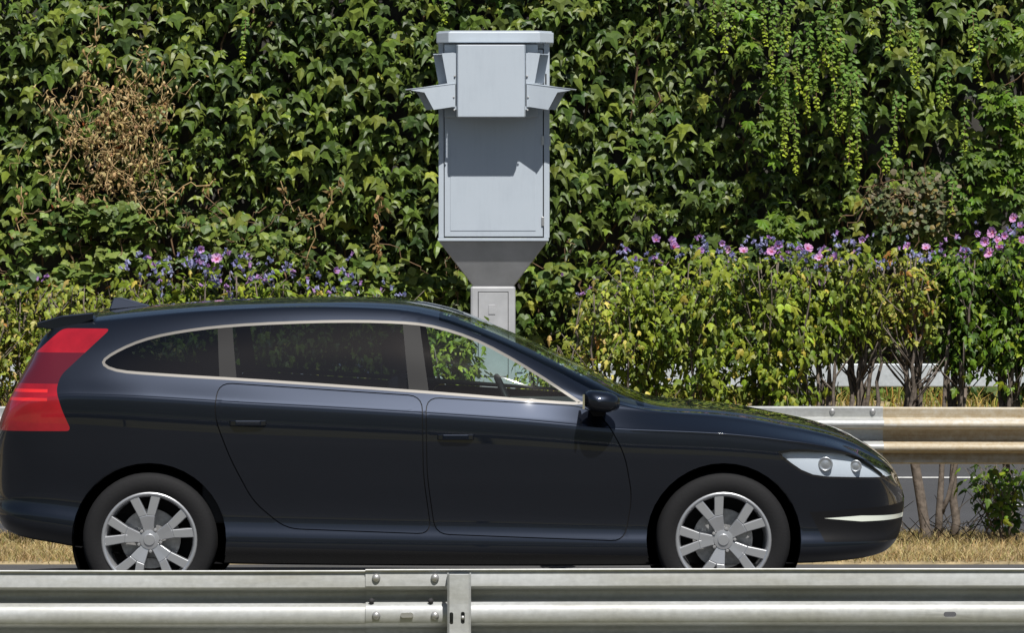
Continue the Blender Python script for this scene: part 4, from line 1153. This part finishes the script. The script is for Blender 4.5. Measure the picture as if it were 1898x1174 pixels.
def piece(faces, mirror, push=0.0):
    vid, V, Nn, Fc = {}, [], [], []
    for f in faces:
        idx = []
        for v in f.verts:
            if v.index not in vid or True:
                key = (round(v.co.x, 6), round(v.co.y, 6), round(v.co.z, 6))
                if key not in vid:
                    hit = bvh.find_nearest(v.co); fi = GF[hit[2]]
                    wts = np.array([1.0 / ((Va[q] - np.array(v.co)) @ (Va[q] - np.array(v.co)) + 1e-8) for q in fi])
                    nn = (GN[list(fi)] * wts[:, None]).sum(0); nn /= np.linalg.norm(nn) + 1e-12
                    vid[key] = len(V); V.append(np.array(v.co) - nn * push); Nn.append(nn)
                idx.append(vid[key])
        if len(set(idx)) >= 3: Fc.append(list(dict.fromkeys(idx)))
    V, Nn = np.array(V), np.array(Nn)
    return V, Nn, Fc
def make_piece(name, mat, keys, parent, sides='both', push=0.0, flipsign=1):
    V, Nn, Fc = piece([f for k in keys for f in groups.get(k, [])], False, push)
    outs = []
    def emit(V_, N_, F_):
        me = bpy.data.meshes.new(name); me.from_pydata([tuple(Vector(v) + Vector((0, CARY, 0)) - CC) for v in V_], [], F_)
        me.polygons.foreach_set('use_smooth', np.ones(len(me.polygons), dtype=bool)); me.update()
        me.normals_split_custom_set_from_vertices([tuple(q) for q in N_])
        o = link(name, me, mat, parent); outs.append(o)
    Vm, Nm = V * np.array([1, -1, 1]), Nn * np.array([1, -1, 1]); Fm = [f[::-1] for f in Fc]
    if sides == 'joined':
        n0 = len(V); emit(np.concatenate([V, Vm]), np.concatenate([Nn, Nm]), Fc + [[i + n0 for i in f] for f in Fm])
    else:
        emit(V, Nn, Fc); emit(Vm, Nm, Fm)
    return outs
for f in bm.verts: pass
bm.verts.index_update()
# the base normals point outward for the near half? make sure
if GN[m * (len(stations)//2) + m // 2][1] > 0: GN *= -1
make_piece('body', M['paint'], ['body'], car, 'joined')
make_piece('underbody', M['black'], ['under'], car, 'joined')
make_piece('panel_gap', M['black'], ['gapf'], car, 'both', 0.006); make_piece('panel_gap', M['black'], ['gapr'], car, 'both', 0.006)
fd = make_piece('door', M['paint'], ['fdoor'], car); rd = make_piece('door', M['paint'], ['rdoor'], car)
make_piece('window_trim', M['chrome'], ['trim'], car)
make_piece('pillar_cover', M['black'], ['pillar'], car)
make_piece('side_window', M['glass_clear'], ['front_glass'], car)
make_piece('side_window', M['glass_tint'], ['rear_glass'], car)
make_piece('quarter_window', M['glass_tint'], ['quarter'], car)
make_piece('windscreen', M['glass_clear'], ['screen'], car, 'joined')
make_piece('rear_window', M['glass_tint'], ['back_glass'], car, 'joined')
tl = make_piece('tail_lamp', M['red'], ['tail'], car)
for k_, mt_, nm_ in (('tailm', M['red_dark'], 'dark_segment'), ('tailb', M['red_bright'], 'light_guide')):
    for q, o_ in enumerate(make_piece(nm_, mt_, [k_], car)): o_.parent = tl[q]
hl = make_piece('headlight', M['lamp_cover'], ['head'], car)
for q, o_ in enumerate(make_piece('reflector', M['lampglass'], ['head', 'headrim'], car, 'both', 0.022)): o_.parent = hl[q]
for q, o_ in enumerate(make_piece('lamp_rim', M['gloss_black'], ['headrim'], car)): o_.parent = hl[q]
make_piece('running_light', M['drl'], ['drl'], car)
make_piece('bumper_grille', M['black'], ['grille'], car)
make_piece('sill_cover', M['gloss_black'], ['sill'], car)
bm.free()

def cb(mb, name, mat, parent=None, bevel=0.0, smooth=False, seg=2):
    mb.v = [tuple(Vector(v) + Vector((0, CARY, 0)) - CC) for v in mb.v]
    return mb.build(name, mat, parent or car, bevel, smooth, seg)
# wheels
def wheel(cx, side):
    e = empty('wheel', tuple(Vector((cx, CARY + side*0.775, WZ)) - CC)); e.parent = car
    s_ = side
    tyre = [(0.222, -0.09), (0.232, -0.104), (0.240, -0.110), (0.243, -0.108), (0.268, -0.115), (0.285, -0.114), (0.288, -0.110), (0.302, -0.107), (0.317, -0.092), (0.325, -0.06), (0.325, 0.06), (0.317, 0.092), (0.30, 0.108), (0.25, 0.11), (0.222, 0.09)]
    link('tyre', MB().lathe_y([(r_, y_ * -s_ * -1) for r_, y_ in tyre], (0, 0, 0), 56).mesh('tyre', smooth=True), M['rubber'], e)
    o_ = s_                                                # outward
    rim = [(0.232, 0.098*o_), (0.226, 0.106*o_), (0.215, 0.100*o_), (0.205, 0.05*o_), (0.20, -0.09*o_)]
    me = MB().lathe_y(rim, (0, 0, 0), 56).mesh('rim', smooth=True); rim_o = link('rim', me, M['alloy'], e)
    link('brake_disc', MB().lathe_y([(0.0, 0.012*o_), (0.145, 0.012*o_), (0.145, -0.012*o_), (0, -0.012*o_)], (0, 0, 0), 40).mesh('brake_disc'), M['bolt'], e)
    link('wheel_back', MB().lathe_y([(0.0, -0.06*o_), (0.204, -0.06*o_)], (0, 0, 0), 40).mesh('wheel_back'), M['black'], e)
    mbp = MB()
    sp = []
    for k in range(5):
        a0 = 2*PI*k/5 + PI/2 + (0.35 if cx > 0 else 0.1)
        q = MB()
        for sg_ in (-1, 1):
            a1 = a0 + sg_*0.10; a2 = a0 + sg_*0.30
            def pt(rr, an, yy): return (rr*math.cos(an), yy*o_, rr*math.sin(an))
            w1, w2 = 0.22, 0.085
            for (ra, rb, aa, ab, ya, yb, wa, wb) in ((0.045, 0.12, a0 + sg_*0.12, a0 + sg_*0.16, 0.086, 0.097, 0.36, 0.17), (0.12, 0.216, a0 + sg_*0.16, a0 + sg_*0.25, 0.097, 0.098, 0.17, 0.105)):
                q.add([pt(ra, aa-wa, ya), pt(ra, aa+wa, ya), pt(rb, ab+wb, yb), pt(rb, ab-wb, yb), pt(ra, aa-wa*1.05, ya-0.035), pt(ra, aa+wa*1.05, ya-0.035), pt(rb, ab+wb*1.1, yb-0.03), pt(rb, ab-wb*1.1, yb-0.03)],
                      [(0, 1, 2, 3), (7, 6, 5, 4), (0, 4, 5, 1), (1, 5, 6, 2), (2, 6, 7, 3), (3, 7, 4, 0)])
        link('spoke', q.mesh('spoke', bevel=0.003, seg=2), M['alloy'], e)
    link('hub_cap', MB().lathe_y([(0, 0.098*o_), (0.026, 0.0975*o_), (0.029, 0.092*o_), (0.046, 0.090*o_), (0.050, 0.06*o_)], (0, 0, 0), 24).mesh('hub_cap'), M['alloy'], e)
    for k in range(5):
        an = 2*PI*k/5 + PI/2 + (0.35 if cx > 0 else 0.1) + PI/5
        link('wheel_nut', MB().lathe_y([(0, 0.094*o_), (0.008, 0.093*o_), (0.009, 0.07*o_)], (0.055*math.cos(an), 0, 0.055*math.sin(an)), 8).mesh('wheel_nut'), M['bolt'], e)
    return e
for cx in (RW, FW):
    for sd_ in (-1, 1):
        wheel(cx, sd_)
        y0_, y1_ = (-0.86, -0.42) if sd_ < 0 else (0.42, 0.86)
        q = MB(); n_ = 40
        ring_ = [(cx + (AR+.004)*math.cos(2*PI*k/n_), WZ + (AR+.004)*math.sin(2*PI*k/n_)) for k in range(n_)]
        V_ = [(x_, y0_, z_) for x_, z_ in ring_] + [(x_, y1_, z_) for x_, z_ in ring_] 
        yc = y1_ if sd_ < 0 else y0_
        F_ = [(k, (k+1) % n_, n_+(k+1) % n_, n_+k) for k in range(n_) if ring_[k][1] > 0.03]
        F_ += [tuple((n_ if sd_ < 0 else 0) + k for k in range(n_))]
        q.add(V_, F_); cb(q, 'arch_liner', M['liner'])
# projector lenses behind the headlamp cover, wheel nuts
for q_, sd_ in enumerate((-1, 1)):
    for (px, py, rr) in ((1530, 861, 0.036), (1588, 866, 0.030)):
        x_, z_ = cp_([(px, py)])[0]
        hit = bvh.ray_cast(Vector((x_, -3, z_)), Vector((0, 1, 0)))
        if hit[0] is None: continue
        y_ = (hit[0].y + 0.017) * -sd_; o_ = sd_
        pr_ = cb(MB().lathe_y([(0, 0.010*o_), (rr*0.5, 0.009*o_), (rr*0.8, 0.005*o_), (rr*0.82, 0.007*o_), (rr, 0.004*o_), (rr, -0.02*o_)], (x_, y_, z_), 24), 'projector', M['alloy'], hl[q_], smooth=True)
# mirrors
for sd_ in (-1, 1):
    V_, F_ = [], []; nu, nv = 14, 20
    for i in range(nu + 1):
        th = PI * i / nu
        for k in range(nv):
            ph = 2*PI*k/nv
            cx_, sx_ = math.cos(th), math.sin(th)
            ux = math.copysign(abs(math.cos(ph))**0.75, math.cos(ph))*sx_; uz = math.copysign(abs(math.sin(ph))**0.75, math.sin(ph))*sx_
            V_.append((0.415 + 0.075*ux + 0.03*max(0, ux), sd_*(0.955 + 0.105*cx_), 1.0 + 0.06*uz*(0.85+0.15*cx_) - 0.01*ux))
    for i in range(nu):
        for k in range(nv): F_.append((i*nv+k, i*nv+(k+1) % nv, (i+1)*nv+(k+1) % nv, (i+1)*nv+k))
    mo = cb(MB().add(V_, F_), 'wing_mirror', M['paint'], smooth=True)
    cb(MB().prism_y([(0.37, 0.955), (0.46, 0.955), (0.44, 0.925), (0.39, 0.925)], sd_*0.80, sd_*0.93), 'mirror_arm', M['black'], mo, 0.004)
    cb(MB().box(0.338, 0.348, min(sd_*0.88, sd_*1.03), max(sd_*0.88, sd_*1.03), 0.965, 1.035), 'mirror_glass', M['mirror'], mo)
# handles
for sd_ in (-1, 1):
    for (px, py, dr) in ((845, 809, fd), (462, 783, rd)):
        x_, z_ = cp_([(px, py)])[0]; W_ = 0.985*wmax(x_)
        ya, yb = sd_*(W_-0.004), sd_*(W_+0.034)
        h = cb(MB().prism_z([(x_-.10, ya), (x_-.085, yb*0.985), (x_-.06, yb), (x_+.06, yb), (x_+.085, yb*0.985), (x_+.10, ya), (x_+.075, ya), (x_+.055, sd_*(W_+0.018)), (x_-.055, sd_*(W_+0.018)), (x_-.075, ya)], z_-.013, z_+.013), 'handle', M['paint'], dr[0 if sd_ < 0 else 1], 0.004)
# roof aerial, exhaust-side trim
zf = ztop(-1.93)
cb(MB().add([(-2.02, -.025, zf-.012), (-2.02, .025, zf-.012), (-1.80, .02, zf+.008), (-1.80, -.02, zf+.008), (-2.0, 0, zf+.052), (-1.965, 0, zf+.055)], [(0, 1, 4), (1, 2, 5, 4), (2, 3, 5), (3, 0, 4, 5), (0, 3, 2, 1)]), 'roof_aerial', M['paint'], bevel=0.006)
# spoiler lip over the rear window
cb(MB().prism_y([(-2.24, 1.33), (-2.325, 1.345), (-2.325, 1.368), (-2.20, 1.403), (-2.05, 1.418), (-2.05, 1.38), (-2.16, 1.34)], -0.55, 0.55), 'spoiler', M['paint'], bevel=0.006)
# cabin
def seat(x, y, wd, parent=None):
    s1 = cb(MB().prism_y([(x-.05, .42), (x+.45, .46), (x+.48, .54), (x+.42, .58), (x, .53)], y-wd/2, y+wd/2), 'seat', M['seat'], None, 0.03)
    cb(MB().prism_y([(x-.02, .50), (x+.11, .53), (x-.06, 1.08), (x-.12, 1.12), (x-.20, 1.08)], y-wd/2, y+wd/2), 'backrest', M['seat'], s1, 0.035)
    return s1
for y_ in (-0.37, 0.37):
    s1 = seat(-0.42, y_, 0.48)
    cb(MB().prism_y([(-0.56, 1.13), (-0.51, 1.12), (-0.545, 1.28), (-0.60, 1.30), (-0.65, 1.26), (-0.63, 1.14)], y_-.13, y_+.13), 'headrest', M['seat'], s1, 0.025)
sb = seat(-1.35, 0, 1.25)
for y_ in (-0.38, 0.38):
    cb(MB().prism_y([(-1.50, 1.11), (-1.44, 1.11), (-1.47, 1.22), (-1.56, 1.22)], y_-.12, y_+.12), 'headrest', M['seat'], sb, 0.02)
cb(MB().prism_y([(0.12, .62), (0.62, .62), (0.66, .93), (0.45, .965), (0.20, .94), (0.10, .80)], -0.76, 0.76), 'dashboard', M['cabin'], bevel=0.03)
cb(MB().prism_y([(-1.36, .30), (0.62, .30), (0.62, .36), (-1.36, .36)], -0.78, 0.78), 'cabin_floor', M['cabin'])
cb(MB().prism_y([(-2.25, .36), (-1.62, .36), (-1.66, 1.06), (-2.25, 1.06)], -0.41, 0.41), 'boot_trim', M['cabin'], bevel=0.02)
cb(MB().prism_y([(0.55, .30), (1.6, .30), (1.6, .66), (0.9, .80), (0.62, .80)], -0.42, 0.42), 'engine_bay', M['black'], bevel=0.02)
for sd_ in (-1, 1):
    cb(MB().box(-1.5, 0.5, min(sd_*0.74, sd_*0.80), max(sd_*0.74, sd_*0.80), 0.40, 0.95), 'door_lining', M['cabin'], bevel=0.01)
# steering wheel on the far side
V_, F_ = [], []; n1, n2 = 28, 8
for i in range(n1):
    a = 2*PI*i/n1
    for k in range(n2):
        b_ = 2*PI*k/n2; rr = 0.185 + 0.016*math.cos(b_)
        p = Vector((0.016*math.sin(b_), rr*math.cos(a), rr*math.sin(a)))
        p = Matrix.Rotation(R(-25), 3, 'Y') @ p
        V_.append((0.0 + p.x, 0.37 + p.y, 0.90 + p.z))
for i in range(n1):
    for k in range(n2): F_.append((i*n2+k, i*n2+(k+1) % n2, ((i+1) % n1)*n2+(k+1) % n2, ((i+1) % n1)*n2+k))
stw = cb(MB().add(V_, F_), 'steering_wheel', M['black'], smooth=True)
cb(MB().tube([(0.0, 0.37, 0.90), (0.2, 0.37, 0.80)], 0.035, 10), 'steering_column', M['black'], stw)
bpy.data.meshes.remove(base_me)
